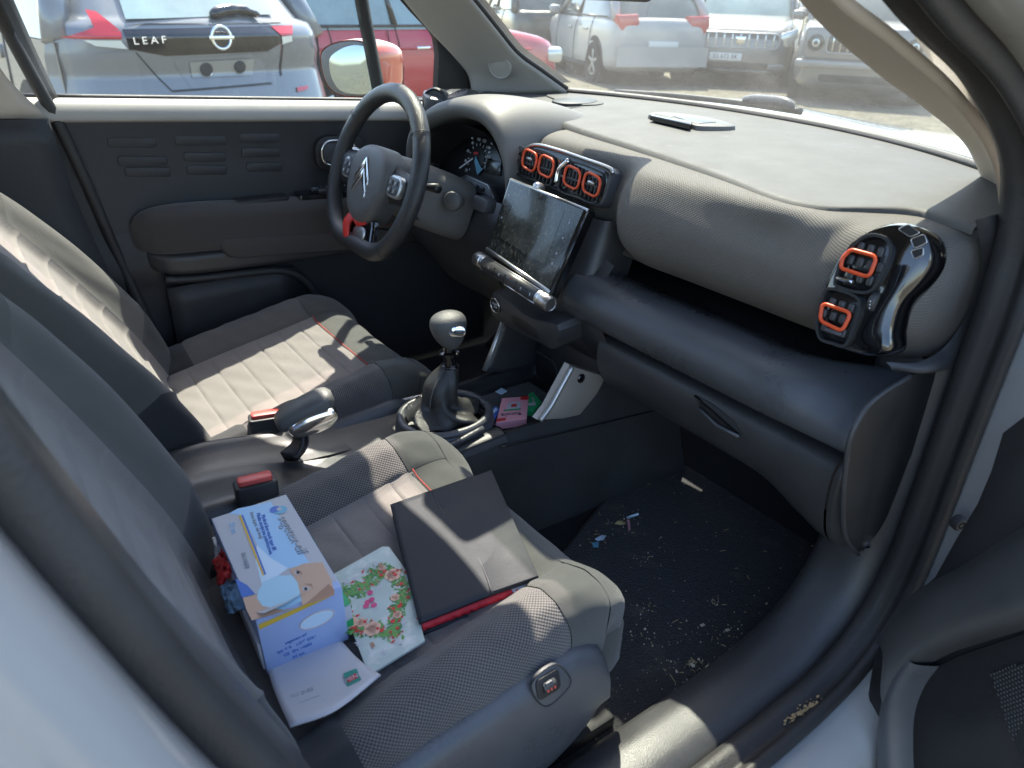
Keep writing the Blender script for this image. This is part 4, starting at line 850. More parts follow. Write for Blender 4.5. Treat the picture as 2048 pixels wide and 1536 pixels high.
plate('knob_badge', kf, rrect(.032, .019, .009, 6), -.006, .0065, 'chrome', ge, .003)
plate('badge_inset', kf, rrect(.021, .008, .004, 5, .003, 0), .0, .0072, 'plastic_grey', ge, .001)

# ---- handbrake
hb = thing('handbrake', 'handbrake lever with broad grey grip and chrome flank', 'handbrake', (.09, .03, .6))
hfr = Fr((.128, .035, .668), (.93, -.20, .30), (0, 0, 1))
rows = []
for t_, w_, h_, z_ in ((-.055, .010, .016, -.004), (-.050, .021, .028, -.003), (-.03, .026, .036, 0), (0, .027, .038, .002), (.03, .026, .036, .004), (.045, .021, .030, .004), (.052, .010, .016, .004)):
    rows.append([hfr(t_, z_+h_/2*y, w_*x) for x, y in crv(np.array(rrect(2, 2, .75, 4)), 28, True)])
gridmesh('grip', np.array(net([r_+[r_[0]] for r_ in rows], 20, 34)), 'leather_grey', hb)
fl = [hfr.hit(*p, .024) for p in ((574, 858), (600, 836), (645, 818), (668, 815), (677, 830), (658, 853), (622, 867), (590, 873))]
plate('chrome_flank', hfr, np.array(crv(np.array(fl), 30, True)), .006, .036, 'chrome', hb, .010)
gridmesh('stem', net([[P(572, 845, y=.045), P(585, 880, y=.04), P(560, 905, y=.03)], [P(600, 860, y=.02), P(605, 885, y=.01), P(592, 915, y=.0)], [P(610, 865, y=.02), P(612, 890, y=.01), P(600, 918, y=.0)]], 8, 10), 'plastic_black', hb, thick=.02)

# ---- seat belt buckles
def buckle(px, py, y, lab, ang):
    t = thing('belt_buckle', lab, 'belt buckle', tuple(P(px, py, y=y)-np.array([0, 0, .06])), 'seat belt buckles by the console')
    c = P(px, py, y=y); f = Fr(c, (math.cos(ang), -math.sin(ang), .0), (-.25, .10, 1))
    bx_ = plate('buckle_body', Fr(f(0, -.022, 0), f.ex, f.ez*-1), rrect(.062, .034, .006, 4), -.02, .034, 'plastic_black', t, .004)
    rb = Fr(f(0, .013, 0), f.ex, np.cross(f.ey, f.ex))
    plate('release_button', rb, rrect(.050, .022, .005, 4), -.004, .006, 'red_button', t, .003)
    tubeobj('buckle_stalk', [f(0, -.04, 0), f(-.01, -.08, .0), f(-.02, -.13, 0)], .013, 'plastic_black', t, n=8)
buckle(512, 974, -.112, 'red buttoned seat belt buckle beside the near seat cushion', .15)
buckle(533, 842, .125, 'red buttoned seat belt buckle behind the handbrake grip', .25)
# ================================================================ steering wheel
sw = thing('steering_wheel', 'black leather steering wheel with flat bottom and red lower insert', 'steering wheel', (.434, .345, .975))
wf = Fr((.434, .345, .975), (0, -1, 0), (.35, 0, .937))
def rimr(a):      # a measured from +x (right), ccw; flattened bottom
    r_ = .172; y = r_*math.sin(a)
    if y < -.142: r_ = .142/abs(math.sin(a))*(1+.03*abs(math.cos(a)))
    return min(r_, .174)
path = [wf(rimr(a)*math.cos(a), rimr(a)*math.sin(a), .018*math.sin(a)**2*0) for a in np.linspace(0, 2*math.pi, 97)[:-1]]
path = np.array(path)
for _ in range(14): path = (np.roll(path, 1, 0)+path*2+np.roll(path, -1, 0))/4
path = crv(path, 120, True)
rim = gridmesh('rim', tube(path, .0168, 16, True, flat=1.12), 'leather', sw, closed_v=True, closed_u=True)
for a in (R(38), R(142), R(228), R(312)):
    c = np.array([rimr(a)*math.cos(a), rimr(a)*math.sin(a)]); tg = np.array([-math.sin(a), math.cos(a)])
    f = Fr(wf(*c), wf.ex*math.cos(a)+wf.ey*math.sin(a), wf.ez)
    tubeobj('rim_seam', [f(.0172*math.cos(b), .0190*math.sin(b), 0) for b in np.linspace(0, 2*math.pi, 25)[:-1]], .0009, 'plastic_black', rim, n=5, closed=True)
# hub: airbag cover, domed towards the driver
def dome(out, z0, h, m, name, parent, k=6):
    rows = []
    for s_, zz in ((1.0, z0-.03), (1.0, z0), (.985, z0+h*.35), (.93, z0+h*.65), (.8, z0+h*.86), (.5, z0+h*.97), (.02, z0+h)):
        c0 = np.mean(out, 0); rows.append([wf(*(c0+(np.array(p)-c0)*s_), zz) for p in out])
    return gridmesh(name, net([r_+[r_[0]] for r_ in rows], 24, 64), m, parent)
hubo = crv(np.array([(-.080, .008), (-.068, .040), (-.034, .058), (0, .061), (.034, .058), (.068, .040), (.080, .008), (.077, -.032), (.056, -.074), (.030, -.094), (0, -.099), (-.030, -.094), (-.056, -.074), (-.077, -.032)]), 60, True)
hub = dome(hubo, .004, .022, 'leather_grey', 'airbag_cover', sw)
# chevrons
for dy in (0, -.024):
    for s in (-1, 1):
        pts = [(0, .034+dy), (s*.030, -.006+dy), (s*.030, -.020+dy), (0, .018+dy)]
        if s < 0: pts = pts[::-1]
        plate('emblem_bar', wf, np.array(pts), .015, .0285, 'chrome', hub, .0015)
text('airbag_text', 'AIRBAG', wf, 0, -.052, .008, 'print_grey', hub, .0245)
# side spokes with key pads
for s in (-1, 1):
    rows = [[wf(s*.062, .040, -.004), wf(s*.066, .022, .006), wf(s*.068, 0, .008), wf(s*.066, -.024, .005), wf(s*.060, -.042, -.006)],
            [wf(s*.115, .030, -.008), wf(s*.115, .018, .001), wf(s*.115, .002, .003), wf(s*.115, -.018, .0), wf(s*.112, -.034, -.010)],
            [wf(s*.168, .036, -.012), wf(s*.166, .02, -.004), wf(s*.166, .0, -.002), wf(s*.164, -.02, -.004), wf(s*.160, -.04, -.014)]]
    spk = gridmesh('spoke', net(rows, 12, 16), 'plastic_black', sw, thick=.008)
    kp = Fr(wf(s*.103, -.002, .006), wf.ex*s*1.0 if s > 0 else wf.ex, wf.ey) if True else None
    plate('key_pad', kp, rrect(.056, .044, .017, 6), -.006, .005, 'silver_paint', spk, .004)
    plate('pad_face', kp, rrect(.046, .035, .013, 6), .0, .0062, 'plastic_grey', spk, .002)
    for i in (-1, 1):
        for j in (-1, 1): frbox('key', kp, (i*.010, j*.0075, .0070), (.014, .011, .003), 'plastic_grey' if s < 0 else 'leather_grey', spk, .002), multi('key_icon', [disc(kp, i*.010, j*.0075, .0022, 3+(i+j) % 4, .0087), [kp(i*.010-.003, j*.0075-.0036, .0087), kp(i*.010+.003, j*.0075-.0036, .0087), kp(i*.010+.003, j*.0075-.0029, .0087), kp(i*.010-.003, j*.0075-.0029, .0087)]], 'gauge_print', spk)
# lower spoke: gloss surround, satin plate, red insert
lowo = crv(np.array([(-.045, -.078), (0, -.085), (.045, -.078), (.058, -.11), (.062, -.142), (0, -.148), (-.062, -.142), (-.058, -.11)]), 40, True)
ls = plate('lower_spoke', wf, lowo, -.010, .006, 'piano', sw, .004)
gridmesh('red_insert', net([[wf(-.034, -.082, .007), wf(-.046, -.108, .012), (wf(-.040, -.138, .008))], [wf(-.022, -.083, .010), wf(-.034, -.107, .017), wf(-.028, -.139, .010)], [wf(-.010, -.086, .007), wf(-.022, -.108, .012), wf(-.017, -.139, .008)]], 12, 16), 'red_plastic', ls, thick=-.006)
ro_ = wf.hit(712, 458, .012)
gridmesh('red_insert_cap', net([[wf(-.036, -.079, .004), wf(0, -.090, .006), wf(.036, -.079, .004)], [wf(-.036, -.088, .013), wf(0, -.099, .015), wf(.036, -.088, .013)], [wf(-.032, -.096, .008), wf(0, -.107, .010), wf(.032, -.096, .008)]], 10, 16), 'red_plastic', ls, thick=-.005)
plate('satin_plate', wf, crv(np.array([(-.012, -.110), (.030, -.104), (.036, -.120), (.028, -.137), (-.012, -.140)]), 24, True), 0, .009, 'satin', ls, .003)
# column shroud and stalk knob behind the wheel
cs = []
for t_, w_, h_, d_ in ((-.03, .050, .052, .0), (-.06, .060, .060, -.004), (-.10, .066, .064, -.008), (-.15, .070, .066, -.012), (-.21, .072, .066, -.016)):
    cs.append([wf(x*w_, d_+y*h_, t_) for x, y in crv(np.array(rrect(2, 2, .6, 5)), 36, True)])
gridmesh('column_shroud', net([r_+[r_[0]] for r_ in cs], 20, 44), 'dash_hood', sw)
kf2 = Fr(P(908, 402, y=.245), (.55, -.80, .1), (.2, 0, 1))
lathe('column_knob', kf2, [(.016, -.02), (.020, .0), (.0205, .006), (.018, .011), (.008, .015), (0, .0155)], 'leather_grey', sw, 26)
for s, p0, p1 in ((1, (-.05, .01, -.07), (-.14, .022, -.075)), (-1, (.05, .01, -.07), (.125, .02, -.075))):
    gridmesh('stalk', tube([wf(*p0), wf(*(np.array(p0)*.5+np.array(p1)*.5)), wf(*p1)], [.006, .007, .010], 10), 'plastic_black', sw, closed_v=True, caps=True)
plate('lower_shroud', Fr(wf(0, -.06, -.13), wf.ex, wf.ez), rrect(.12, .14, .03, 5), -.04, .0, 'plastic_black', sw, .01)
# ================================================================ front seats
YC = -.347
def panelgrid(S, u0, u1, v0, v1, nu, nv, puff=.004, edge=.12):
    """patch of a parametric surface; its border sinks a little, so seams read as real grooves"""
    U = np.linspace(u0, u1, nu); V = np.linspace(v0, v1, nv); e = 1e-3; G = np.zeros((nu, nv, 3))
    for i, u in enumerate(U):
        for j, v in enumerate(V):
            p = S(u, v); n = np.cross(S(u+e, v)-S(u-e, v), S(u, v+e)-S(u, v-e)); n /= np.linalg.norm(n)+1e-12
            du = min((u-u0), (u1-u))/(u1-u0); dv = min((v-v0), (v1-v))/(v1-v0)
            k = min(1, du/edge if puff else 1)*1.0; k2 = min(1, dv/edge if puff else 1)
            f = (1-(1-k)**2)*(1-(1-k2)**2)
            wv = .0011*(math.sin(p[0]*61+p[2]*37)*math.sin(p[1]*53+1)+.6*math.sin(p[0]*113+p[1]*71+p[2]*90))
            G[i, j] = p-n*(puff*(1-f)-wv*(f if puff else 1))
    return G
# cushion: u = metres along x (rear -.20 .. front nose, arc), v = -1..1 across (v<0: inner towards console is +y)
def cush_line(u):
    """(x,z) of the insert's centre line by arc parameter u"""
    X = [-.20, -.13, .0, .13, .235, .272, .298, .315, .322, .319, .306]; Z = [.545, .565, .592, .616, .637, .639, .627, .603, .570, .53, .45]
    U = [-.20, -.13, .0, .13, .235, .285, .33, .366, .404, .444, .52]
    return np.array([np.interp(u, U, X), np.interp(u, U, Z)])
_cl = crv(np.array([cush_line(u) for u in np.linspace(-.20, .52, 19)]), 400)
def cushS(u, v):
    t = (u+.20)/.72*399; t = min(max(t, 0), 398.99); i = int(t); c = _cl[i]*(1-(t-i))+_cl[i+1]*(t-i); tg = _cl[min(i+1, 399)]-_cl[max(i-1, 0)]; tg = tg/np.linalg.norm(tg); n = np.array([-tg[1], tg[0]])
    a = abs(v); s = 1 if v >= 0 else -1
    fade = 1-.62*sstep(.22, .33, u)
    # lateral position and height over the insert
    W_ = np.interp(a, [0, .55, .62, .74, .86, .95, 1.0, 1.08, 1.18], [0, .145, .158, .192, .224, .243, .250, .252, .250])
    Hh = np.interp(a, [0, .45, .55, .62, .74, .86, .95, 1.0, 1.08, 1.18], [-.004, -.002, 0, .012, .038, .040, .022, -.005, -.045, -.10])
    if a <= .98: Hh = Hh*(fade if Hh > 0 else 1)
    front = 1-.05*sstep(.28, .40, u)
    p = c+n*Hh
    return np.array([p[0], YC-s*W_*front*-1*-1, p[1]])
# smooth the lateral profile (avoids facets)
_av = np.linspace(0, 1.18, 240)
_W = np.interp(_av, [0, .55, .62, .74, .86, .95, 1.0, 1.08, 1.18], [0, .145, .158, .192, .224, .243, .250, .252, .250])
_H = np.interp(_av, [0, .45, .55, .62, .74, .86, .95, 1.0, 1.08, 1.18], [-.004, -.002, 0, .012, .038, .040, .022, -.005, -.045, -.10])
ker = np.hanning(17); ker /= ker.sum()
_Wm = np.convolve(np.r_[-_W[8:0:-1], _W, 2*_W[-1]-_W[-2:-10:-1]], ker, 'valid'); _Hm = np.convolve(np.r_[_H[8:0:-1], _H, 2*_H[-1]-_H[-2:-10:-1]], ker, 'valid')
def cushS(u, v):
    t = min(max((u+.20)/.72*399, 0), 398.99); i = int(t); c = _cl[i]*(1-(t-i))+_cl[i+1]*(t-i); tg = _cl[min(i+3, 399)]-_cl[max(i-3, 0)]; tg = tg/np.linalg.norm(tg); n = np.array([-tg[1], tg[0]])
    a = abs(v); s = 1 if v >= 0 else -1
    fade = 1-.70*sstep(.22, .34, u)
    W_ = np.interp(a, _av, _Wm); Hh = np.interp(a, _av, _Hm)
    if Hh > 0: Hh *= fade
    p = c+n*Hh
    if a > .95: # skirt hangs vertically, not along the surface normal
        k = sstep(.95, 1.05, a)*(1-sstep(.25, .33, u)); pv = c+np.array([0, Hh]); p = p*(1-k)+pv*k
    return np.array([p[0], YC+s*W_*(1-.13*sstep(.26, .46, u)), p[1]])
# backrest: u = height along the back, v across
_bl = crv(np.array([(-.118, .53), (-.135, .60), (-.165, .70), (-.204, .80), (-.246, .90), (-.290, 1.0), (-.330, 1.09), (-.362, 1.15), (-.405, 1.168), (-.45, 1.15)]), 400)
_zz = np.linspace(.45, 1.25, 300); _am = np.interp(_zz, [.52, .58, .66, .76, .88, .98, 1.05, 1.12, 1.2], [.030, .046, .060, .064, .060, .048, .028, .010, 0]); _am = np.convolve(np.r_[[_am[0]]*20, _am, [_am[-1]]*20], np.hanning(41)/np.hanning(41).sum(), 'valid')
_pf = np.interp(_av, [0, .45, .55, .66, .78, .88, .96, 1.02, 1.10, 1.18], [0, 0, .06, .48, .92, 1.0, .78, .25, -.9, -2.0]); _pf = np.convolve(np.r_[[0]*12, _pf, _pf[-1]+(_pf[-1]-_pf[-2])*np.arange(1, 13)], np.hanning(25)/np.hanning(25).sum(), 'valid')
_bw = np.interp(_av, [0, .55, .78, .88, .96, 1.02, 1.10, 1.18], [0, .145, .190, .210, .226, .236, .238, .235]); _bw = np.convolve(np.r_[-_bw[12:0:-1], _bw, [_bw[-1]]*12], np.hanning(25)/np.hanning(25).sum(), 'valid')
def backS(u, v):
    t = min(max(u*399, 0), 398.99); i = int(t); c = _bl[i]*(1-(t-i))+_bl[i+1]*(t-i); tg = _bl[min(i+3, 399)]-_bl[max(i-3, 0)]; tg = tg/np.linalg.norm(tg); n = np.array([tg[1], -tg[0]])
    a = abs(v); s = 1 if v >= 0 else -1
    z = c[1]; amp = np.interp(z, _zz, _am)
    prof = np.interp(a, _av, _pf)
    W_ = (1 if v > 0 else .95)*np.interp(a, _av, _bw)*np.interp(z, [.5, .7, .95, 1.1, 1.2], [.97, 1.0, 1.0, .90, .80])
    if v < 0: amp *= .38     # outer side: the bolster is flatter low down
    d = prof*amp if prof > 0 else prof*.062
    p = c+n*d
    return np.array([p[0], YC+s*W_, p[1]])
def backS2(u, v): return backS(u+.10*float(np.clip((abs(v)-.6)/.4, 0, 1))*float(sstep(0, .12, u)*sstep(1, .85, u)), v)
def smoothG(G, it=2):
    for _ in range(it):
        H_ = G.copy(); H_[1:-1, 1:-1] = (G[1:-1, 1:-1]*2+G[:-2, 1:-1]+G[2:, 1:-1]+G[1:-1, :-2]+G[1:-1, 2:])/6; G = H_
    return G
def make_seat(label, grp):
    t = thing('car_seat', label, 'car seat', (.05, YC, .33), grp)
    cu = gridmesh('cushion', panelgrid(cushS, .30, .52, -1.14, 1.14, 26, 80, 0), 'fab_plain', t)     # nose, plain cloth
    # insert strips (stitched across)
    cuts = [-.13, -.075, -.02, .035, .09, .145, .195, .238]
    for a, b in zip(cuts[:-1], cuts[1:]):
        gridmesh('insert_strip', panelgrid(cushS, a, b, -.60, .60, 13, 34, .0026, .10), 'fab_insert', cu)
    gridmesh('front_insert', panelgrid(cushS, .238, .31, -.60, .60, 12, 30, .0022, .10), 'fab_plain', cu)
    for s in (-1, 1):
        v0, v1 = (.60, 1.06) if s > 0 else (-1.06, -.60); f0, f1_ = (.60, 1.14) if s > 0 else (-1.14, -.60)
        gridmesh('bolster', panelgrid(cushS, -.055, .232, v0, v1, 34, 26, .003, .06), 'fab_mesh', cu)
        gridmesh('bolster_rear', panelgrid(cushS, -.20, -.055, v0, v1, 16, 26, .003, .08), 'fab_black', cu)
        gridmesh('bolster_front', panelgrid(cushS, .232, .302, f0, f1_, 12, 30, .0015, .06), 'fab_plain', cu)
    for v in (-.012,):
        tubeobj('red_stitch', [cushS(.2385, vv)+np.array([0, 0, .0012]) for vv in np.linspace(-.60, .60, 40)], .0011, 'stitch_red', cu, n=5)
    # backrest
    bk_ = gridmesh('backrest', panelgrid(backS, .0, .93, -.62, .62, 12, 10, 0)*np.array([1, 1, 1])+np.array([-.012, 0, 0]), 'fab_black', t)
    us = np.linspace(.06, .74, 9)
    for a, b in zip(us[:-1], us[1:]):
        gridmesh('back_strip', panelgrid(backS, a, b, -.60, .60, 13, 30, .0045, .12), 'fab_insert', bk_)
    gridmesh('back_top', panelgrid(backS, .74, 1.0, -.60, .60, 16, 26, .003, .10), 'fab_plain', bk_)
    for s in (-1, 1):
        v0, v1 = (.60, 1.18) if s > 0 else (-1.18, -.60)
        gridmesh('side_bolster', smoothG(panelgrid(backS2, .175, .60, v0, v1, 40, 34, .002, .05)), 'fab_plain_lit', bk_)
        gridmesh('bolster_lower', smoothG(panelgrid(backS2, .0, .175, v0, v1, 22, 34, .002, .07)), 'fab_black', bk_)
        gridmesh('bolster_top', smoothG(panelgrid(backS2, .60, 1.0, v0, v1, 30, 34, .002, .06)), 'fab_plain_lit', bk_)
    rb_ = net([[(x, YC+y*.243, z) for x, z in ((-.19, .50), (-.235, .62), (-.31, .82), (-.385, 1.02), (-.44, 1.14))] for y in (-1, -.6, 0, .6, 1)], 10, 16); gridmesh('back_shell', rb_+np.array([-.02, 0, 0]), 'plastic_black', bk_)
    # side valance with base
    for s in (-1, 1):
        rows = []
        for x, zt, zb in ((-.26, .60, .42), (-.12, .575, .40), (.02, .588, .395), (.14, .602, .40), (.21, .606, .425), (.248, .590, .46), (.262, .555, .50)):
            y = YC+s*.250; o_ = s*.018
            rows.append([(x, y-s*.012, zt+.004), (x, y+o_*.4, zt), (x, y+o_, zt-.014), (x, y+o_*1.25, zt-.05), (x, y+o_*1.15, (zt+zb)/2-.02), (x, y+o_*.5, zb+.01), (x, y-s*.01, zb)])
        va = gridmesh('valance', net(rows, 30, 24), 'plastic_grey', t)
    box('seat_base', (.05, YC, .45), (.42, .40, .16), 'plastic_black', t, .03)
    box('cushion_core', (.235, YC, .52), (.21, .455, .13), 'fab_plain', cu, .03)
    for s in (-1, 1): box('seat_rail', (.06, YC+s*.20, .345), (.56, .04, .03), 'plastic_black', t, .006)
    return t
def dup(root, off, label):
    r_ = root.copy(); COL.objects.link(r_); r_.location = Vector(root.location)+Vector(off); r_['label'] = label
    def rec(src, dst):
        for ch in [c for c in bpy.data.objects if c.parent == src]:
            c = ch.copy(); COL.objects.link(c); c.parent = dst; c.matrix_parent_inverse = ch.matrix_parent_inverse.copy(); rec(ch, c)
    rec(root, r_); return r_
ps = make_seat('near front seat with papers, mask box and folder on its cushion', 'front seats')
ds = dup(ps, (.120, .694, -.008), 'far front seat behind the steering wheel with a sunlit stripe')
for o in bpy.data.objects:
    if o.parent == ds and o.name.startswith('backrest'):      # this back is reclined further
        pv = Vector((-.12, YC, .58)); o.rotation_euler = (0, R(-9.5), 0); o.location = pv-Matrix.Rotation(R(-9.5), 3, 'Y') @ pv+Vector((-.008, 0, 0))
# heated seat switch on the near valance
vf2 = Fr(P(1104, 1368, y=-.6150), (1, 0, .02), (-.02, .28, 1))
so_ = np.array([vf2.hit(*p) for p in ((1062, 1368), (1108, 1328), (1140, 1356), (1136, 1375), (1090, 1412))])
swt = plate('switch_panel', vf2, crv(so_, 24, True), -.004, .0012, 'plastic_grey', ps, .001)
tubeobj('panel_gap', [vf2(x, y, .0012) for x, y in crv(so_, 30, True)], .0009, 'plastic_black', swt, n=5, closed=True)
q = vf2.hit(1098, 1370, .004); plate('switch_well', vf2, rrect(.034, .028, .006, 4, q[0], q[1]), .0, .0036, 'plastic_black', swt, .0005)
sw_ = lathe('rocker', Fr(vf2(q[0], q[1], .001), vf2.ez, vf2.ey), [(.0065, -.009), (.008, -.007), (.008, .007), (.0065, .009)], 'plastic_dark', swt, 18)
frbox('rocker_tip', vf2, (q[0]-.002, q[1]+.005, .0075), (.010, .006, .003), 'plastic_grey', swt, .001)
for i in (-1, 0, 1): frbox('rocker_lamp', vf2, (q[0]+i*.005, q[1]-.003, .0083), (.003, .004, .002), 'red_button', swt, .001)
# ================================================================ things lying on the near seat
def PQ(fr, pts, z=0.): return [tuple(fr.hit(a, b, z)) for a, b in pts]
# --- folder (wallet) with red zip lining
fo_t = thing('document_folder', 'black zipped document folder with red lining on the near seat', 'folder', (.18, -.38, .62))
ff = Fr((.18, -.385, .642), (.75, -.25, .055), (.2, .9, .0)); ff = Fr((.182, -.385, .640), (1, 0, .10), (0, 1, .01))
fc = PQ(ff, ((781, 1013), (983, 943), (1077, 1155), (838, 1250)))
def quadsheet(fr, c, nu, nv, zf):
    a, b, d, e = map(np.array, c); G = np.zeros((nu, nv, 3))
    for i, u in enumerate(np.linspace(0, 1, nu)):
        for j, v in enumerate(np.linspace(0, 1, nv)):
            p = (a*(1-u)+b*u)*(1-v)+(e*(1-u)+d*u)*v; G[i, j] = fr(p[0], p[1], zf(u, v))
    return G
top = gridmesh('cover', quadsheet(ff, fc, 24, 24, lambda u, v: .004*math.sin(u*3.1)*math.sin(v*3.1)-.006*max(0, u-.8)/.2), 'folder', fo_t, thick=-.004)
gridmesh('back_cover', quadsheet(ff, [tuple(np.array(c)*.995) for c in fc], 12, 12, lambda u, v: -.018-.004*u), 'folder', fo_t, thick=.003)
flap = PQ(ff, ((866, 984), (983, 942), (1077, 1154), (984, 1186), (972, 1150), (952, 1108), (925, 1075), (900, 1045), (880, 1015)), .004)
plate('flap', ff, np.array(flap), -.001, .0065, 'folder', fo_t, .0015)
fx = [PQ(ff, ((866, 984), (880, 1015), (900, 1045), (925, 1075), (952, 1108), (972, 1150), (984, 1186)), .0066)[i] for i in range(7)]
tubeobj('flap_edge', crv([ff(x, y, .0060) for x, y in fx], 30), .0011, 'folder_cut', fo_t, n=5)
zp = []
for k in np.linspace(0, 1, 30):
    a = ff.hit(840+(1076-840)*k, 1249+(1158-1249)*k, -.006); zp.append(a)
G = np.array([[ff(a[0]+.0, a[1]+.010-.003*math.sin(k*2.2), -.003), ff(a[0]+.001, a[1]-.004-.003*math.sin(k*1.7), -.005), ff(a[0], a[1]-.007-.002*math.sin(k*2.9+1), -.010), ff(a[0], a[1]-.002, -.017), ff(a[0], a[1]+.012, -.018)] for k, a in enumerate(zp)])
gridmesh('red_lining', G, 'folder_red', fo_t)
sf_ = np.array([[ff(*ff.hit(*p, -.004), -.001), ff(*(ff.hit(*p, -.004)-np.array([0, .013])), -.006)] for p in ((1016, 1172), (1050, 1160))]); mesh('paper_tab', [sf_[0][0], sf_[1][0], sf_[1][1], sf_[0][1]], [(0, 1, 2, 3)], 'paper_white', fo_t, False)
tx = PQ(ff, ((835, 1105), (885, 1080)), .004); text('embossed_mark', 'xx-', ff, *ff.hit(845, 1095, .004), .022, 'folder_cut', fo_t, .0050, ang=R(25))
# --- face-mask carton
mb = thing('mask_box', 'pale blue carton of face masks lying by the near seat back', 'box', (-.055, -.315, .595))
ang = math.atan2(.025, .20)
mt = Fr((-.0545, -.312, .685), (math.cos(-.06), math.sin(-.06), .03), (.13, .99, .0))
W2, L2, HB = .051, .107, .088
body = frbox('carton', mt, (0, 0, -HB/2), (W2*2, L2*2, HB), 'paper_blue', mb, .0015)
decal('lid_panel', mt, [(-W2+.001, -L2+.012), (W2-.001, -L2+.012), (W2-.001, L2-.001), (-W2+.001, L2-.001)], 'paper_white', mb, .0004)
Z2 = lambda pts: [(420+a/3.2, 980+b/3.2) for a, b in pts]
def pr(name, pts, m, z): decal(name, mt, PQ(mt, Z2(pts), z), m, mb, z)
pr('print_field', ((120, 150), (180, 118), (390, 75), (520, 300), (640, 470), (500, 500), (380, 430), (300, 350), (210, 165)), 'print_lightblue', .0007)
pr('print_field', ((300, 350), (380, 430), (500, 500), (420, 560), (330, 600), (290, 450)), 'print_paleblue', .0009)
pr('print_stripe', ((183, 162), (197, 160), (348, 545), (336, 548)), 'print_yellow', .0011)
pr('print_stripe', ((199, 160), (212, 158), (360, 538), (349, 545)), 'print_blue', .0011)
pr('print_wedge', ((160, 565), (240, 610), (290, 665), (205, 690), (185, 640)), 'print_blue', .0010)
pr('print_face', ((505, 510), (600, 470), (718, 462), (775, 570), (796, 650), (745, 690), (590, 735), (560, 600), (545, 560)), 'print_skin', .0010)
pr('print_neck', ((210, 690), (300, 668), (330, 740), (480, 765), (560, 752), (400, 800), (268, 835), (235, 770)), 'print_skin', .0010)
pr('print_hair', ((640, 705), (760, 600), (797, 640), (797, 672), (690, 712), (600, 735)), 'print_skin_dark', .0012)
pr('print_mask', ((345, 585), (430, 548), (520, 545), (560, 590), (588, 712), (470, 768), (335, 742), (300, 690), (310, 640)), 'print_mask', .0012)
for cx, cy in ((563, 527), (613, 632)):
    pr('print_eye', [(cx+24*math.cos(a), cy+14*math.sin(a)) for a in np.linspace(0, 6.28, 11)[:-1]], 'paper_white', .0013)
    pr('print_eye', [(cx+11*math.cos(a), cy+11*math.sin(a)) for a in np.linspace(0, 6.28, 11)[:-1]], 'print_dark', .0015)
pr('print_brow', ((545, 508), (585, 520), (590, 545), (584, 540)), 'print_skin_dark', .0014); pr('print_brow', ((600, 600), (650, 600), (662, 640), (648, 612)), 'print_skin_dark', .0014)
for k in range(9):  # pleats and text lines
    pass
def ptext(s, a, b, size, m, z=.0013):
    A, B = mt.hit(*Z2([a])[0], z), mt.hit(*Z2([b])[0], z); c = (A+B)/2; text('printed_text', s, mt, c[0], c[1], size, m, mb, z, ang=math.atan2(*(B-A)[::-1]))
ptext('segetex-eif', (462, 175), (592, 400), .020, 'print_grey')
for i, (a, b, s) in enumerate((((330, 130), (425, 420), 'Medical face mask type IIR'), ((300, 130), (400, 430), 'Maska medyczna jednorazowa'), ((265, 140), (330, 310), 'three layer, ear loop'))): ptext(s, a, b, .0075, 'print_blue' if i < 2 else 'print_grey')
ptext('50 szt.', (130, 190), (165, 300), .010, 'print_lightblue'); ptext('EN 14683', (205, 380), (245, 520), .008, 'print_grey')
lg = mt.hit(*Z2([(440, 128)])[0], .0012)
multi('logo', [disc(mt, lg[0]+.002, lg[1]-.001, .009, 18, .0013)], 'gauge_blue', mb); multi('logo', [disc(mt, lg[0]-.004, lg[1]+.004, .007, 18, .0015)], 'print_blue', mb); multi('logo', [disc(mt, lg[0]+.001, lg[1]+.0015, .0035, 14, .0017)], 'paper_white', mb)
# long side facing the door
ms = Fr(mt(0, -L2, -HB/2), mt.ex, (0, 0, 1))
decal('side_stripe', ms, [(-W2+.002, HB/2-.014), (W2-.016, HB/2-.008), (W2-.016, HB/2-.003), (-W2+.002, HB/2-.006)], 'print_yellow', mb, .0006)
decal('side_stamp', ms, [(.016+.022*math.cos(a), .010+.012*math.sin(a)) for a in np.linspace(0, 6.28, 20)[:-1]], 'print_paleblue', mb, .0006)
tubeobj('side_stamp', [ms(.016+.021*math.cos(a), .010+.011*math.sin(a), .0008) for a in np.linspace(0, 6.28, 24)[:-1]], .0005, 'print_peach', mb, n=4, closed=True)
for i in range(4): text('printed_text', ('segetex-eif', 'typ II R   LOT 2021', 'CE  EN 14683', '50 szt.')[i], ms, -.012, -.006-.009*i, .006, 'print_blue', mb, .0008)
# torn lid edge
mesh('torn_flap', [mt(-W2+.004, -L2+.012, .001), mt(-.01, -L2+.010, .001), mt(.012, -L2+.014, .002), mt(-.015, -L2-.002, .010), mt(-W2+.01, -L2+.0, .006)], [(0, 1, 2, 3, 4)], 'paper_white', mb, False)
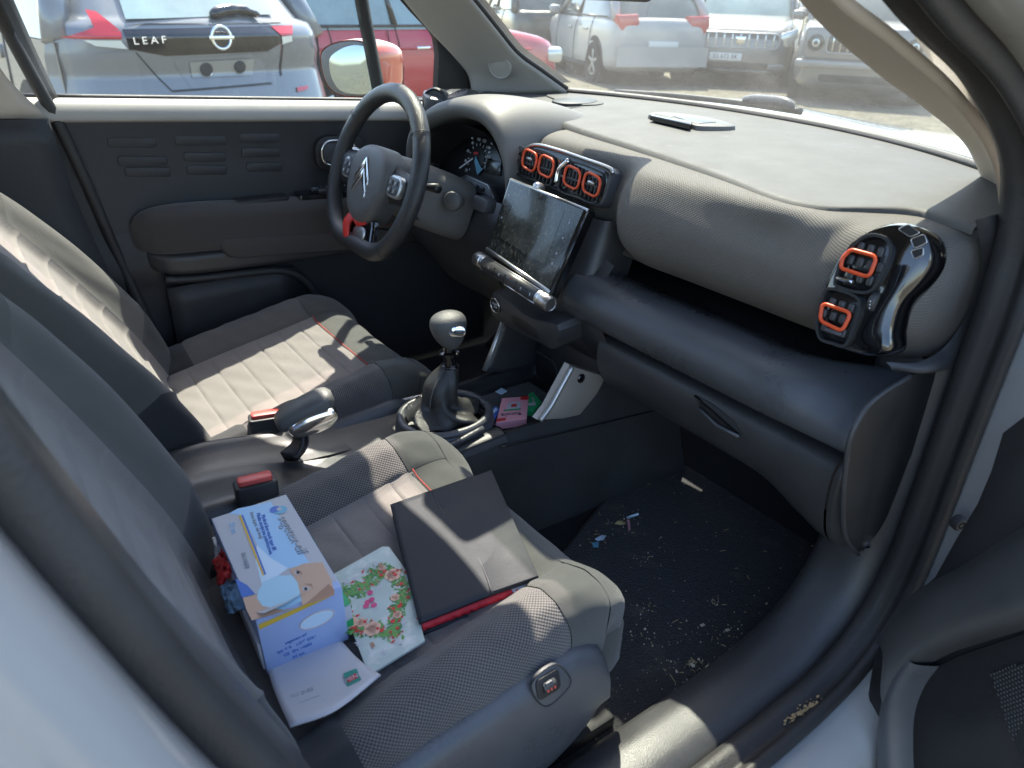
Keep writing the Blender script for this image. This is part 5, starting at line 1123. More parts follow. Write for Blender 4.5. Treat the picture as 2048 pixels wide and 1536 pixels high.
# --- second carton, white and green, half under the first
gb_ = thing('green_carton', 'white and green carton half hidden under the mask box', 'box', (.0, -.33, .60))
gfr = Fr((-.050, -.302, .646), (math.cos(-.06), math.sin(-.06), .05), (.13, .99, 0))
frbox('carton', gfr, (0, 0, -.022), (.115, .225, .042), 'paper_white', gb_, .0015)
decal('green_band', gfr, [(.048, -.112), (.057, -.112), (.057, .040), (.050, .040)], 'print_green', gb_, .0005)
gs = Fr(gfr(0, -.1128, -.022), gfr.ex, (0, 0, 1)); decal('green_band', gs, [(-.03, -.020), (.057, -.020), (.057, .0), (-.01, -.012)], 'print_green', gb_, .0006)
gs2 = Fr(gfr(.0575, 0, -.022), (0.1, 1, 0), (0, 0, 1)); decal('green_band', gs2, [(-.11, -.02), (.04, -.02), (.04, .02), (-.11, .02)], 'print_green', gb_, .0006)
text('printed_text', '3', gfr, .046, .085, .018, 'print_grey', gb_, .0008)
# --- white leaflet sliding off the seat edge
le = thing('white_leaflet', 'white folded leaflet with small green label near the seat edge', 'leaflet', (-.06, -.46, .59))
def sheet(name, pts, m, parent, nu=14, nv=14, thick=-.002):
    G = net([[P(*q[:2], z=q[2]) for q in row] for row in pts], nu, nv); return gridmesh(name, G, m, parent, thick=thick)
sheet('page', [[(528, 1310, .596), (545, 1372, .605), (562, 1415, .614), (581, 1456, .622)], [(590, 1300, .598), (620, 1345, .606), (645, 1388, .616), (668, 1424, .628)], [(680, 1280, .600), (708, 1312, .606), (735, 1335, .612), (762, 1352, .620)]], 'paper_white', le)
lf = Fr(P(703, 1354, z=.6125), (1, -.05, .1), (.1, .95, -.14)); lf = Fr(P(703, 1354, z=.6165), (1, 0, .06), (0, 1, -.16))
decal('green_label', lf, PQ(lf, ((687, 1347), (713, 1337), (723, 1360), (695, 1375)), .002), 'print_teal', le, .0025)
decal('label_mark', lf, PQ(lf, ((692, 1358), (712, 1347), (717, 1355), (697, 1366)), .0025), 'print_red', le, .003)
text('label_text', 'MINI', lf, *lf.hit(705, 1356, .003), .009, 'paper_white', le, .0034, ang=R(-8))
text('page_text', 'EU 2-05', lf, *lf.hit(605, 1388, .002), .008, 'print_grey', le, .004, ang=R(-12))
for i in range(4): text('page_text', 'lorem'*0+'------------', lf, *lf.hit(620+8*i, 1400+9*i, .003), .006, 'print_grey', le, .005, ang=R(-12))
# --- card with a floral heart wreath
cdn = thing('wreath_card', 'mint greeting card printed with a heart wreath of flowers', 'card', (.04, -.42, .605))
cf_ = Fr((.040, -.41, .620), (1, 0, .14), (0, 1, 0)); co_ = PQ(cf_, ((663, 1150), (764, 1093), (778, 1093), (812, 1140), (850, 1281), (738, 1350), (722, 1310)))
plate('card_sheet', cf_, np.array(co_), -.003, 0, 'card_mint', cdn, .0006, smooth=False)
hx = [(1060, 540), (1130, 520), (1200, 550), (1235, 620), (1225, 700), (1195, 780), (1180, 850), (1190, 920), (1130, 900), (1040, 890), (980, 880), (900, 860), (845, 800), (840, 710), (880, 660), (960, 640), (1010, 580)]
hp = crv(np.array(Z2(hx)), 90, True)
fl_ = {'leaf_print': [], 'leaf_print2': [], 'print_red': [], 'print_peach': [], 'paper_white': [], 'print_magenta': []}
random.seed(3)
for k, (a, b) in enumerate(hp):
    for _ in range(9):
        q = cf_.hit(a+random.gauss(0, 8), b+random.gauss(0, 8)); m_ = random.choice(['leaf_print', 'leaf_print', 'leaf_print2', 'leaf_print2', 'print_red']); th = random.random()*6.3; r0 = random.uniform(.0026, .0052)
        fl_[m_].append([cf_(q[0]+r0*math.cos(th+t)*(1 if i % 2 == 0 else .45), q[1]+r0*math.sin(th+t)*(1 if i % 2 == 0 else .45), .0004+.00001*len(fl_[m_])*.02) for i, t in enumerate((0, 1.57, 3.14, 4.71))])
for (a, b, r0) in ((1170, 545, .011), (895, 850, .010), (1040, 890, .011), (970, 850, .007), (1185, 690, .006), (1200, 800, .006), (1100, 500, .005)):
    q = cf_.hit(*Z2([(a, b)])[0])
    for i in range(6): fl_['print_peach'].append(disc(cf_, q[0]+r0*.5*math.cos(i), q[1]+r0*.5*math.sin(i), r0*.55, 8, .0010))
for _ in range(26):
    k = random.randrange(90); q = cf_.hit(hp[k][0]+random.gauss(0, 6), hp[k][1]+random.gauss(0, 6)); fl_['print_red'].append(disc(cf_, q[0], q[1], random.uniform(.0018, .0034), 8, .0012))
for a, b in ((1010, 720), (1035, 705), (1025, 660), (1050, 740), (1000, 745)):
    q = cf_.hit(*Z2([(a, b)])[0]); fl_['print_magenta'].append(disc(cf_, q[0], q[1], .0042, 8, .0011))
for a, b in ((1000, 500), (930, 570), (870, 590), (1080, 620), (1060, 760), (1110, 1040), (1215, 980), (1240, 850), (950, 980), (1060, 480), (830, 640)):
    q = cf_.hit(*Z2([(a, b)])[0]); fl_['paper_white'].append([cf_(q[0]+(.006 if i % 2 == 0 else .0022)*math.cos(i*math.pi/5), q[1]+(.006 if i % 2 == 0 else .0022)*math.sin(i*math.pi/5), .0008) for i in range(10)])
for m_, ps_ in fl_.items(): multi('wreath_print', ps_, m_, cdn, kind='stuff')
multi('bird_print', [[cf_(*cf_.hit(*q), .0012) for q in Z2(pp)] for pp in (((1025, 985), (1045, 975), (1060, 1000), (1040, 1020)), ((1075, 480), (1100, 465), (1110, 490), (1085, 500)))], 'print_skin_dark', cdn)
# --- crumpled bag behind the carton
cb = []
random.seed(11)
ct_ = [(436, 1090), (480, 1100), (498, 1160), (505, 1215), (470, 1218), (446, 1190)]
bagt = thing('crumpled_bag', 'crumpled white, red and blue wrapper tucked behind the mask box', 'wrapper', (-.10, -.24, .60))
def crumple(rows, m, name):
    G = net(rows, 14, 14); G = G+np.random.RandomState(3).normal(0, .0022, G.shape); return gridmesh(name, G, m, bagt, thick=.003)
crumple([[P(432, 1100, z=.650), P(462, 1075, z=.655), P(490, 1080, z=.66)], [P(438, 1140, z=.645), P(468, 1135, z=.665), P(500, 1130, z=.66)], [P(448, 1170, z=.64), P(475, 1160, z=.66), P(505, 1160, z=.655)]], 'paper_white', 'foil')
crumple([[P(432, 1125, z=.656), P(447, 1100, z=.660), P(454, 1095, z=.66)], [P(441, 1150, z=.655), P(452, 1140, z=.672), P(458, 1120, z=.668)], [P(440, 1165, z=.652), P(455, 1158, z=.665), P(456, 1150, z=.66)]], 'print_red', 'red_print')
crumple([[P(446, 1172, z=.638), P(470, 1165, z=.655), P(500, 1160, z=.655)], [P(452, 1195, z=.634), P(475, 1190, z=.66), P(505, 1190, z=.655)], [P(460, 1222, z=.625), P(482, 1218, z=.64), P(510, 1218, z=.64)]], 'print_lightblue', 'blue_print')
# ================================================================ sweet boxes in the console tray
def sweet(name, lab, pts, z, h, m):
    t = thing(name, lab, 'sweet box', tuple(P(*np.mean(pts, 0), z=z-h)), 'sweet boxes in the console tray')
    f = Fr((.57, 0, z), (0, -1, 0), (1, 0, 0)); o_ = PQ(f, pts); plate('carton', f, np.array(o_), -h, 0, m, t, .0012, smooth=False); return t, f
t1, f1 = sweet('sweet_box', 'pink sweet box with white lettering in the console tray', ((1004, 796), (1058, 792), (1053, 838), (992, 845)), .574, .016, 'print_pink')
decal('label', f1, PQ(f1, ((1016, 806), (1042, 804), (1040, 817), (1013, 819))), 'paper_white', t1, .0005); decal('label', f1, PQ(f1, ((1023, 809), (1034, 808), (1033, 814), (1022, 815))), 'print_red', t1, .0009)
decal('label', f1, PQ(f1, ((1008, 820), (1042, 817), (1041, 820), (1007, 823))), 'print_green', t1, .0006); decal('label', f1, PQ(f1, ((1042, 793), (1058, 792), (1056, 800), (1040, 800))), 'print_red', t1, .0006)
decal('label', f1, PQ(f1, ((993, 838), (1012, 836), (1011, 841), (992, 844))), 'print_red', t1, .0006)
A, B = f1.hit(1042, 826, .001), f1.hit(1002, 830, .001); text('brand_text', 'Ricola', f1, *((A+B)/2), .017, 'print_dark', t1, .0008, ang=math.atan2(*(B-A)[::-1]))
t2, f2 = sweet('sweet_box', 'green sweet box leaning behind the pink one', ((1056, 788), (1066, 783), (1084, 804), (1068, 822), (1050, 818)), .572, .014, 'print_green')
decal('label', f2, PQ(f2, ((1056, 806), (1072, 806), (1070, 812), (1054, 811))), 'paper_white', t2, .0006); text('brand_text', 'Ricola', f2, *f2.hit(1066, 800, .001), .009, 'paper_white', t2, .0009, ang=R(150))
t3, f3 = sweet('sweet_box', 'small blue sweet box left of the pink one', ((978, 822), (992, 812), (1000, 818), (990, 838), (979, 836)), .568, .012, 'print_blue')
decal('label', f3, PQ(f3, ((982, 824), (992, 816), (995, 820), (984, 830))), 'print_paleblue', t3, .0006)
# ================================================================ floor mat and litter
fm = thing('floor_mat', 'black carpet mat strewn with straw and crumbs in the near footwell', 'floor mat', (.6, -.4, .33))
mo_ = [P(*p, z=.338) for p in ((1150, 1075), (1270, 935), (1345, 868), (1480, 960), (1600, 1060), (1664, 1130), (1650, 1195), (1610, 1262), (1556, 1335), (1470, 1405), (1300, 1495), (1180, 1555), (1060, 1600), (950, 1500), (1000, 1300))]
mff = Fr((.6, -.4, .338), (1, 0, 0), (0, 1, 0)); mout = crv(np.array([mff.to(p)[:2] for p in mo_]), 70, True)
plate('carpet', mff, mout, -.009, 0, 'carpet', fm, .003)
tubeobj('edge_binding', [mff(x, y, -.002) for x, y in mout], .004, 'rubber', fm, n=6, closed=True)
gridmesh('footwell_carpet', net([[(.98, -.66, .336), (1.04, -.66, .40), (1.10, -.66, .52)], [(1.0, -.4, .336), (1.06, -.4, .40), (1.12, -.4, .52)], [(1.0, -.12, .336), (1.06, -.12, .40), (1.12, -.12, .52)]], 8, 10), 'carpet', fm)
random.seed(5); cr = {'crumb_pale': [], 'crumb_white': [], 'straw': []}
def crumb(px, py, kind, l, w_, h=.0018, z=.3385):
    c = P(px, py, z=z); a = random.random()*6.3; ex = np.array([math.cos(a), math.sin(a), 0])*l; ey = np.array([-math.sin(a), math.cos(a), 0])*w_; up = np.array([0, 0, h])
    b = [c-ex-ey, c+ex-ey, c+ex+ey, c-ex+ey]; tp = [q*.5+c*.5+up for q in b]
    cr[kind] += [tp]+[[b[i], b[(i+1) % 4], tp[(i+1) % 4], tp[i]] for i in range(4)]
clumps = [(random.gauss(1430, 110), random.gauss(1350, 75), random.uniform(8, 45)) for _ in range(34)]+[(1215, 1520, 25), (1545, 1330, 22), (1530, 1335, 12), (1250, 1045, 22), (1200, 1080, 16), (1460, 1255, 20)]
for _ in range(900):
    k = random.random()
    if k < .72: c_ = random.choice(clumps); px, py = random.gauss(c_[0], c_[2]), random.gauss(c_[1], c_[2]*.6)
    else: px, py = random.uniform(1180, 1640), random.uniform(930, 1520)
    q = P(px, py, z=.3385)
    if py > 1556 or py < 900 or q[1] < -.615 or px > 1640: continue
    r0 = random.random(); sz = min(3.2, math.exp(random.gauss(-.15, .55)))
    if r0 < .5: crumb(px, py, 'crumb_pale', .0008*sz, .0006*sz)
    elif r0 < .8: crumb(px, py, 'straw', .0030*sz, .00042)
    else: crumb(px, py, 'crumb_white', .0006*sz, .0005*sz)
for px, py in ((1385, 1330), (1440, 1340), (1415, 1333), (1532, 1330), (1525, 1332), (1455, 1260), (1175, 1475), (1405, 1250)): crumb(px, py, 'crumb_pale', .0045, .0028, .002)
for _ in range(60): crumb(random.gauss(1215, 22), random.gauss(1525, 12), 'crumb_pale', .0018, .0015)
for m_, ps_ in cr.items():
    o = multi('litter', ps_, m_, fm, kind='stuff')
wt = thing('sweet_wrapper', 'torn shiny sweet wrapper on the mat near the far edge', 'wrapper', tuple(P(1245, 1045, z=.34)))
random.seed(8)
def shard(t, px, py, pts, m): 
    mesh('foil', [P(px+a, py+b, z=.345+.008*c) for a, b, c in pts], [tuple(range(len(pts)))], m, t, False)
shard(wt, 1262, 1032, ((-10, 2, 0), (14, -6, 1), (16, -2, .6), (-6, 6, .2)), 'print_paleblue'); shard(wt, 1240, 1044, ((-12, 4, 0), (-4, -3, .8), (10, -2, .3), (12, 4, .8), (0, 6, .2)), 'straw'); shard(wt, 1257, 1050, ((-3, -12, 1), (3, -8, .4), (4, 8, 0), (0, 14, .5)), 'print_pink'); shard(wt, 1218, 1042, ((-4, -8, .5), (0, -2, .8), (2, 8, 0), (-2, 2, .2)), 'wrapper')
wt2 = thing('sweet_wrapper', 'small purple and teal wrapper scrap on the mat beside the seat', 'wrapper', tuple(P(1200, 1078, z=.34)))
shard(wt2, 1203, 1074, ((-14, 4, 0), (0, -4, .8), (10, -3, .4), (4, 6, .8), (-8, 8, 0)), 'print_paleblue'); shard(wt2, 1192, 1089, ((-8, -4, .6), (6, -6, .2), (5, 6, .8), (-5, 6, 0)), 'gauge_blue')
# ================================================================ open near side door (only its lower front corner is in view)
od = thing('car_door', 'open near side front door with black trim and speaker mesh', 'car door', (.74, -.84, .4))
th = R(68); odf = Fr((.585, -.862, 0), (-math.cos(th), -math.sin(th), 0), (0, 0, 1))
def DH(pts, z=0): return np.array([odf.hit(a, b, z) for a, b in pts])
# trim edge facing the jamb + main panel
trim = DH(((2048, 822), (1996, 862), (1972, 940), (1945, 1005), (1905, 1072), (1862, 1150), (1812, 1195), (1760, 1250), (1738, 1330), (1722, 1430), (1716, 1560), (1722, 1700), (2300, 1900), (2700, 1500), (2700, 700), (2300, 560), (2060, 720)))
plate('trim_panel', odf, trim, -.05, .0, 'plastic_black', od, .012)
mesh('inner_frame', [odf(.06, .25, -.055), odf(.9, .25, -.055), odf(.9, 1.02, -.055), odf(.06, 1.00, -.055)], [(0, 1, 2, 3)], 'paint_jamb', od, False)
mesh('outer_skin', [odf(.0, .25, -.16), odf(.9, .25, -.16), odf(.9, 1.02, -.14), odf(.0, 1.00, -.14)], [(0, 1, 2, 3)], 'paint_white', od, False)
gridmesh('door_top', net([[odf(x, z_, d_) for d_, z_ in ((.004, .90), (.002, .97), (-.03, 1.02), (-.10, 1.03), (-.155, 1.0))] for x in (.0, .3, .6, .9)], 8, 12), 'plastic_black', od)
# raised band: armrest shelf sweeping from the corner up to the right
top = DH(((1762, 1268), (1800, 1215), (1850, 1172), (1920, 1135), (2000, 1085), (2100, 1020), (2300, 880)))
mid = DH(((1778, 1300), (1815, 1250), (1868, 1222), (1940, 1205), (2020, 1180), (2110, 1145), (2300, 1060)), .03)
bot = DH(((1768, 1420), (1790, 1370), (1830, 1322), (1890, 1290), (1960, 1268), (2060, 1238), (2300, 1150)), .03)
bt2 = DH(((1785, 1430), (1808, 1385), (1842, 1342), (1897, 1308), (1965, 1285), (2060, 1256), (2300, 1170)), .005)
gridmesh('armrest', net([[odf(x, y, .002) for x, y in top], [odf(x, y, .026) for x, y in (top*.6+mid*.4)], [odf(x, y, .040) for x, y in mid], [odf(x, y, .038) for x, y in (mid*.3+bot*.7)], [odf(x, y, .028) for x, y in bot], [odf(x, y, .004) for x, y in bt2]], 24, 40), 'plastic_dark', od)
# pocket lip running down
l0 = DH(((1742, 1430), (1752, 1380), (1768, 1330), (1800, 1290)), .02); l1 = DH(((1798, 1420), (1806, 1392), (1826, 1355), (1850, 1328)), .02)
l0 = DH(((1755, 1600), (1756, 1500), (1762, 1420), (1778, 1350), (1810, 1290)), .02); l1 = DH(((1806, 1600), (1800, 1500), (1803, 1425), (1822, 1370), (1850, 1330)), .02)
gridmesh('pocket_lip', net([[odf(x, y, .003) for x, y in l0], [odf(x, y, .030) for x, y in l0*.75+l1*.25], [odf(x, y, .034) for x, y in l1*.8+l0*.2], [odf(x, y, .024) for x, y in l1], [odf(x, y, .002) for x, y in l1+np.array([.006, 0])]], 20, 30), 'plastic_grey', od)
po_ = DH(((1815, 1600), (1808, 1500), (1812, 1430), (1830, 1380), (1860, 1340), (1920, 1310), (2060, 1262), (2400, 1150), (2500, 1600)), .003)
plate('pocket_back', odf, po_, .0, .004, 'plastic_black', od, .001)
# speaker mesh: punched sheet with real dimples, as rows of small bars
sp_ = DH(((1985, 1345), (2048, 1325), (2200, 1290), (2200, 1700), (2090, 1600), (2030, 1480)), .006)
spm = plate('speaker_panel', odf, sp_, .003, .009, 'plastic_black', od, .002)
dots = []
x0, y0 = sp_.min(0); x1, y1 = sp_.max(0)
from mathutils.geometry import intersect_point_tri_2d
def inside(p, poly):
    c = False; j = len(poly)-1
    for i in range(len(poly)):
        if (poly[i][1] > p[1]) != (poly[j][1] > p[1]) and p[0] < (poly[j][0]-poly[i][0])*(p[1]-poly[i][1])/(poly[j][1]-poly[i][1])+poly[i][0]: c = not c
        j = i
    return c
pit = .0045
for i in range(int((x1-x0)/pit)):
    for j in range(int((y1-y0)/pit)):
        q = (x0+(i+.5*(j % 2))*pit, y0+j*pit)
        if inside(q, sp_) and q[0] < .12: dots.append([odf(q[0]+.0014*math.cos(a), q[1]+.0014*math.sin(a), .0095) for a in (0, 1.05, 2.1, 3.14, 4.19, 5.24)])
multi('speaker_mesh', dots, 'plastic_grey', od, kind='stuff')
# scratch on the trim edge
tubeobj('scuff', [odf(*odf.hit(*p, .0), .0008) for p in ((1872, 1190), (1866, 1225), (1858, 1265))], .0012, 'plastic_grey', od, n=5)
# ================================================================ parked cars around (seen through the glass)
class CF:
    """car frame: X forward, Y left, Z up"""
    def __init__(s, loc, bearing): s.o = np.array([loc[0], loc[1], 0.]); s.f = np.array([math.cos(bearing), math.sin(bearing), 0]); s.l = np.array([-s.f[1], s.f[0], 0])
    def __call__(s, x, y, z): return s.o+s.f*x+s.l*y+np.array([0, 0, z])
def wheel(c, f, side, r, t, x, y):
    fr = Fr(c(x, y, r), c.f, (0, 0, 1))
    if side < 0: fr = Fr(c(x, y, r), c.f*1, (0, 0, 1))
    else: fr = Fr(c(x, y, r), -c.f, (0, 0, 1))
    wh = lathe('wheel', fr, [(r*.62, -.16), (r*.96, -.17), (r, -.13), (r, -.03), (r*.95, .0), (r*.66, .004), (r*.63, -.012)], 'tyre', t, 28)
    lathe('rim', fr, [(r*.64, -.03), (r*.64, -.004), (r*.58, -.008), (r*.56, -.05), (0, -.06)], 'gloss_black', wh, 24)
    for k in range(5):
        a = 2*math.pi*k/5+.3; ex = fr.ex*math.cos(a)+fr.ey*math.sin(a); sf = Fr(fr.o, ex, np.cross(fr.ez, ex)); frbox('spoke', sf, (r*.32, 0, -.014), (r*.58, r*.15, .02), 'alloy', wh, .006)
    lathe('hub_cap', fr, [(r*.13, -.03), (r*.12, .0), (0, .003)], 'alloy', wh, 14)
def bgcar(name, label, col, loc, bearing, L, W, Hh, belt=.95, hood=.80, kind='hatch', glassm='car_glass', tail=.0, wheels=True):
    c = CF(loc, bearing); t = thing(name, label, 'car', tuple(c.o), 'parked cars'); w_ = W/2
    hb_ = .20*L if kind != 'van' else .26*L                      # base of windscreen
    st_ = [(-.5, .80, belt*.80, .42), (-.49, .90, belt*.96, .28), (-.44, .97, belt, .20), (-.25, 1, belt, .19), (0, 1, belt, .19), (.17, 1, belt*1.0, .19), (.25, .99, (belt+hood)/2+.03, .19), (.38, .97, hood+.02, .19), (.455, .92, hood-.05, .20), (.49, .84, hood-.16, .26), (.50, .74, hood-.26, .40)]
    rows = []
    for fx, wf_, zt, zb in st_:
        ww_ = w_*wf_
        half = [(0, zb), (ww_*.80, zb), (ww_*.97, zb+.10*(zt-zb)), (ww_, zb+.4*(zt-zb)), (ww_*.99, zb+.62*(zt-zb)), (ww_*.97, zb+.84*(zt-zb)), (ww_*.90, zt), (ww_*.5, zt+.015), (0, zt+.02)]
        ring = half+[(-y, z) for y, z in half[-2:0:-1]]
        rows.append([c(fx*L, y, z) for y, z in ring]+[c(fx*L, *half[0])])
    gridmesh('body', net(rows, 60, 60)[:, :-1], col, t, closed_v=True, caps=True)
    # greenhouse
    rear_b, rear_t, fr_b, fr_t = (-.475*L, -.36*L, hb_, -.02*L) if kind == 'hatch' else (-.48*L, -.45*L, hb_, .08*L)
    def ring(xr, xf, hw, z, n=6): return [c((xr+xf)/2+x, y, z) for x, y in rrect(xf-xr, 2*hw, min(.16, hw*.4), n)]
    r0, r1, r2, r3 = ring(rear_b, fr_b, w_*.93, belt-.03), ring(rear_b*.6+rear_t*.4, fr_b*.6+fr_t*.4, w_*.86, belt*.55+Hh*.45), ring(rear_t*.98, fr_t*.98, w_*.75, Hh-.05), ring(rear_t*.8, fr_t-.25, w_*.55, Hh)
    gridmesh('glasshouse', np.array([crv(np.array(r_), 60, True) for r_ in (r0, r1, r2)]), glassm, t, closed_v=True)
    gridmesh('roof', np.array([crv(np.array(r_), 60, True) for r_ in (ring(rear_t*1.0-.02, fr_t+.02, w_*.765, Hh-.07), r2, r3, ring(-.2*L, -.15*L, .1, Hh+.012))]), col, t, closed_v=True, caps=True)
    for sx, (xa, xb) in ((1, (fr_b, fr_t)), (-1, (rear_b, rear_t))):
        for s in (-1, 1):
            tubeobj('pillar', [c(xa-.03*sx, s*w_*.90, belt-.02), c(xa*.5+xb*.5, s*w_*.845, (belt+Hh)/2), c(xb, s*w_*.75, Hh-.05)], .045 if sx > 0 else .075, col, t, n=8)
    for s in (-1, 1): tubeobj('door_post', [c(-.08*L, s*w_*.935, belt), c(-.10*L, s*w_*.765, Hh-.06)], .035, 'gloss_black', t, n=6)
    for s in (-1, 1):       # shut lines, handles, mirrors, sills
        for fx in (-.255, -.075, .155): tubeobj('door_gap', [c(fx*L, s*w_*1.004, .27), c(fx*L+.02, s*w_*1.006, .6), c(fx*L-.01, s*w_*.985, belt*.86), c(fx*L-.02, s*w_*.925, belt)], .006, 'plastic_black', t, n=4)
        for fx in (-.20, -.01): box('door_handle', c(fx*L, s*w_*1.005, belt*.80), (.17, .035, .03), 'chrome' if col == 'car_red' else col, t, .01, Matrix.Rotation(bearing, 3, 'Z'))
        box('door_mirror', c(.14*L, s*(w_+.09), belt+.06), (.12, .20, .14), col, t, .045, Matrix.Rotation(bearing, 3, 'Z'), 3)
        tubeobj('sill_strip', [c(-.24*L, s*w_*.965, .24), c(.25*L, s*w_*.965, .24)], .05, 'plastic_black', t, n=6)
        tubeobj('window_line', [c(-.40*L, s*w_*.945, belt+.005), c(0, s*w_*.955, belt+.008), c(.17*L, s*w_*.945, belt+.004)], .012, 'gloss_black', t, n=5)
    for sx in (-1, 1): fb = Fr(c(sx*.497*L, 0, .36), c.l*sx, (0, 0, 1)); plate('lower_intake', fb, rrect(W*.56, .13, .05, 4), -.10, .012, 'plastic_black', t, .01)
    if wheels:
        for fx in (-.31, .32):
            for s in (-1, 1):
                fr = Fr(c(fx*L, s*(w_*1.0-.02), .33), c.f, (0, 0, 1)); lathe('wheel_arch', fr if s < 0 else Fr(fr.o, -c.f, (0, 0, 1)), [(.385, -.12), (.385, .012), (.36, .016), (.0, .004)], 'tyre', t, 28)
                wheel(c, None, s, .315, t, fx*L, s*(w_+.015))
    return t, c, w_
# ---- grey hatchback, rear towards us
def rear_hit(fr, dep, px, py):
    z = 0.
    for _ in range(12): q = fr.hit(px, py, z); z = dep(*q)
    return q
em = PD(440, 75, 5.55); B1 = R(99); hl_ = 4.45
f1v = np.array([math.cos(B1), math.sin(B1), 0]); rdir = np.array([f1v[1], -f1v[0], 0])
lt = thing('parked_car', 'grey hatchback parked with its rear towards the far side window', 'car', tuple(em*np.array([1, 1, 0])), 'parked cars')
lfm = Fr(em*np.array([1, 1, 0]), rdir, (0, 0, 1))        # x right, y up, z towards us (rearwards)
def dep(X, Z):
    a = min(abs(X)/.88, 1.25); d = -.20*a**2.6-1.1*max(0, a-.86)**1.3
    d += np.interp(Z, [.2, .35, .55, .66, .80, .92, 1.02, 1.10, 1.30, 1.55], [-.06, .03, .06, .02, -.03, -.0, .01, -.05, -.26, -.52]); return float(d)
def lpatch(name, pts, m, off=.004, nu=14, nv=10, par=None, world=False):
    """4 corners in pixels (tl,tr,br,bl) draped on the rear surface"""
    a, b, d, e = [rear_hit(lfm, dep, *p) for p in pts] if not world else map(np.array, pts)
    G = np.zeros((nv, nu, 3))
    for i, v in enumerate(np.linspace(0, 1, nv)):
        for j, u in enumerate(np.linspace(0, 1, nu)):
            q = (a*(1-u)+b*u)*(1-v)+(e*(1-u)+d*u)*v; G[i, j] = lfm(q[0], q[1], dep(*q)+off)
    return gridmesh(name, G, m, par or lt)
G = np.array([[lfm(X*(.90 if Z > 1.1 else 1)*np.interp(Z, [.3, .9, 1.1, 1.5], [1, 1, .95, .80]), Z, dep(X, Z)) for X in np.linspace(-.93, .93, 50)] for Z in np.linspace(.22, 1.50, 50)])
gridmesh('tail', G, 'car_grey', lt)
# flanks and roof going away
for s in (-1, 1):
    rows = []
    for k in np.linspace(0, 1, 8):
        rows.append([lfm(s*(.885+.02*math.sin(k*3)), z_, -.28-k*3.9) if z_ < 1.0 else lfm(s*(.885-.16*(z_-1.0)/.5), z_, -.30-k*3.2-.35*(z_-1)) for z_ in (.22, .45, .70, .90, .98)])
    gridmesh('flank', net(rows, 24, 16), 'car_grey', lt)
    rows = [[lfm(s*(.86-.20*(z_-.98)/.5), z_, -.40-k*2.4-(z_-.98)*.9*(1-k)-(z_-.98)*.0) for z_ in (.98, 1.15, 1.32, 1.48)] for k in np.linspace(0, 1, 6)]
    gridmesh('side_window', net(rows, 12, 10), 'car_glass', lt)
    tubeobj('rear_pillar', [lfm(s*.86, .98, -.30), lfm(s*.80, 1.2, -.42), lfm(s*.70, 1.47, -.62)], .085, 'car_grey', lt, n=8)
    for xz in (-1.0, -3.4):
        cfr = CF((lfm(0, 0, xz))[:2], B1); fr = Fr(lfm(s*.885, .33, xz), f1v if s > 0 else -f1v, (0, 0, 1))
        lathe('wheel_arch', fr, [(.385, -.12), (.385, .012), (.36, .016), (0, .006)], 'tyre', lt, 28)
        wheel(cfr, None, -s, .315, lt, 0, -s*.905)
mesh('roof', [lfm(-.66, 1.5, -.55), lfm(.66, 1.5, -.55), lfm(.64, 1.55, -1.6), lfm(.6, 1.48, -2.6), lfm(-.6, 1.48, -2.6), lfm(-.64, 1.55, -1.6)], [(0, 1, 2, 5), (5, 2, 3, 4)], 'car_grey', lt)
mesh('front_end', [lfm(-.8, .25, -4.2), lfm(.8, .25, -4.2), lfm(.8, .8, -4.1), lfm(-.8, .8, -4.1), lfm(.7, 1.0, -3.0), lfm(-.7, 1.0, -3.0)], [(0, 1, 2, 3), (3, 2, 4, 5)], 'car_grey', lt)
# tailgate details
lpatch('rear_window', ((225, -40), (515, -40), (545, 28), (250, 38)), 'car_glass_pale', .006)
lpatch('tail_band', ((243, 58), (566, 50), (562, 88), (258, 100)), 'piano', .006, 24)
lpatch('tail_band_lower', ((258, 98), (562, 86), (535, 102), (330, 112)), 'gloss_black', .005, 20)
lpatch('plate_recess', ((345, 118), (540, 104), (545, 168), (385, 180)), 'car_grey', .003)
lpatch('plate_carrier', ((378, 124), (507, 117), (505, 150), (384, 155)), 'car_beige', .010)
for (a, b), r0 in (((411, 138), .040), ((478, 133), .038)):
    q = rear_hit(lfm, dep, a, b); lathe('plate_bracket', Fr(lfm(q[0], q[1], dep(*q)+.012), lfm.ex, lfm.ey), [(r0, 0), (r0, .008), (r0*.8, .010), (0, .006)], 'plastic_black', lt, 20)
q = rear_hit(lfm, dep, 418, 146); lathe('plate_screw', Fr(lfm(q[0], q[1], dep(*q)+.02), lfm.ex, lfm.ey), [(.014, 0), (.012, .006), (0, .007)], 'crumb_white', lt, 12)
for nm, pts, m_ in (('tail_lamp', ((118, 75), (185, 55), (240, 62), (242, 78)), 'lamp_red'), ('tail_lamp', ((168, 18), (190, 22), (238, 60), (188, 58)), 'lamp_red'), ('tail_lamp_lens', ((165, 80), (240, 81), (254, 98), (190, 92)), 'lamp_clear'), ('tail_lamp', ((540, 52), (583, 50), (583, 70), (562, 72)), 'lamp_red'), ('tail_lamp_lens', ((562, 73), (582, 71), (583, 82), (564, 88)), 'lamp_clear'), ('rear_reflector', ((592, 174), (615, 170), (614, 178), (594, 183)), 'lamp_red')):
    lpatch(nm, pts, m_, .012, 10, 8)
lpatch('shut_line', ((270, 105), (273, 105), (348, 184), (344, 184)), 'plastic_black', .004, 4, 20); lpatch('shut_line', ((345, 180), (540, 164), (545, 168), (348, 184)), 'plastic_black', .004, 24, 3); lpatch('shut_line', ((563, 90), (566, 90), (564, 150), (560, 152)), 'plastic_black', .004, 3, 12)
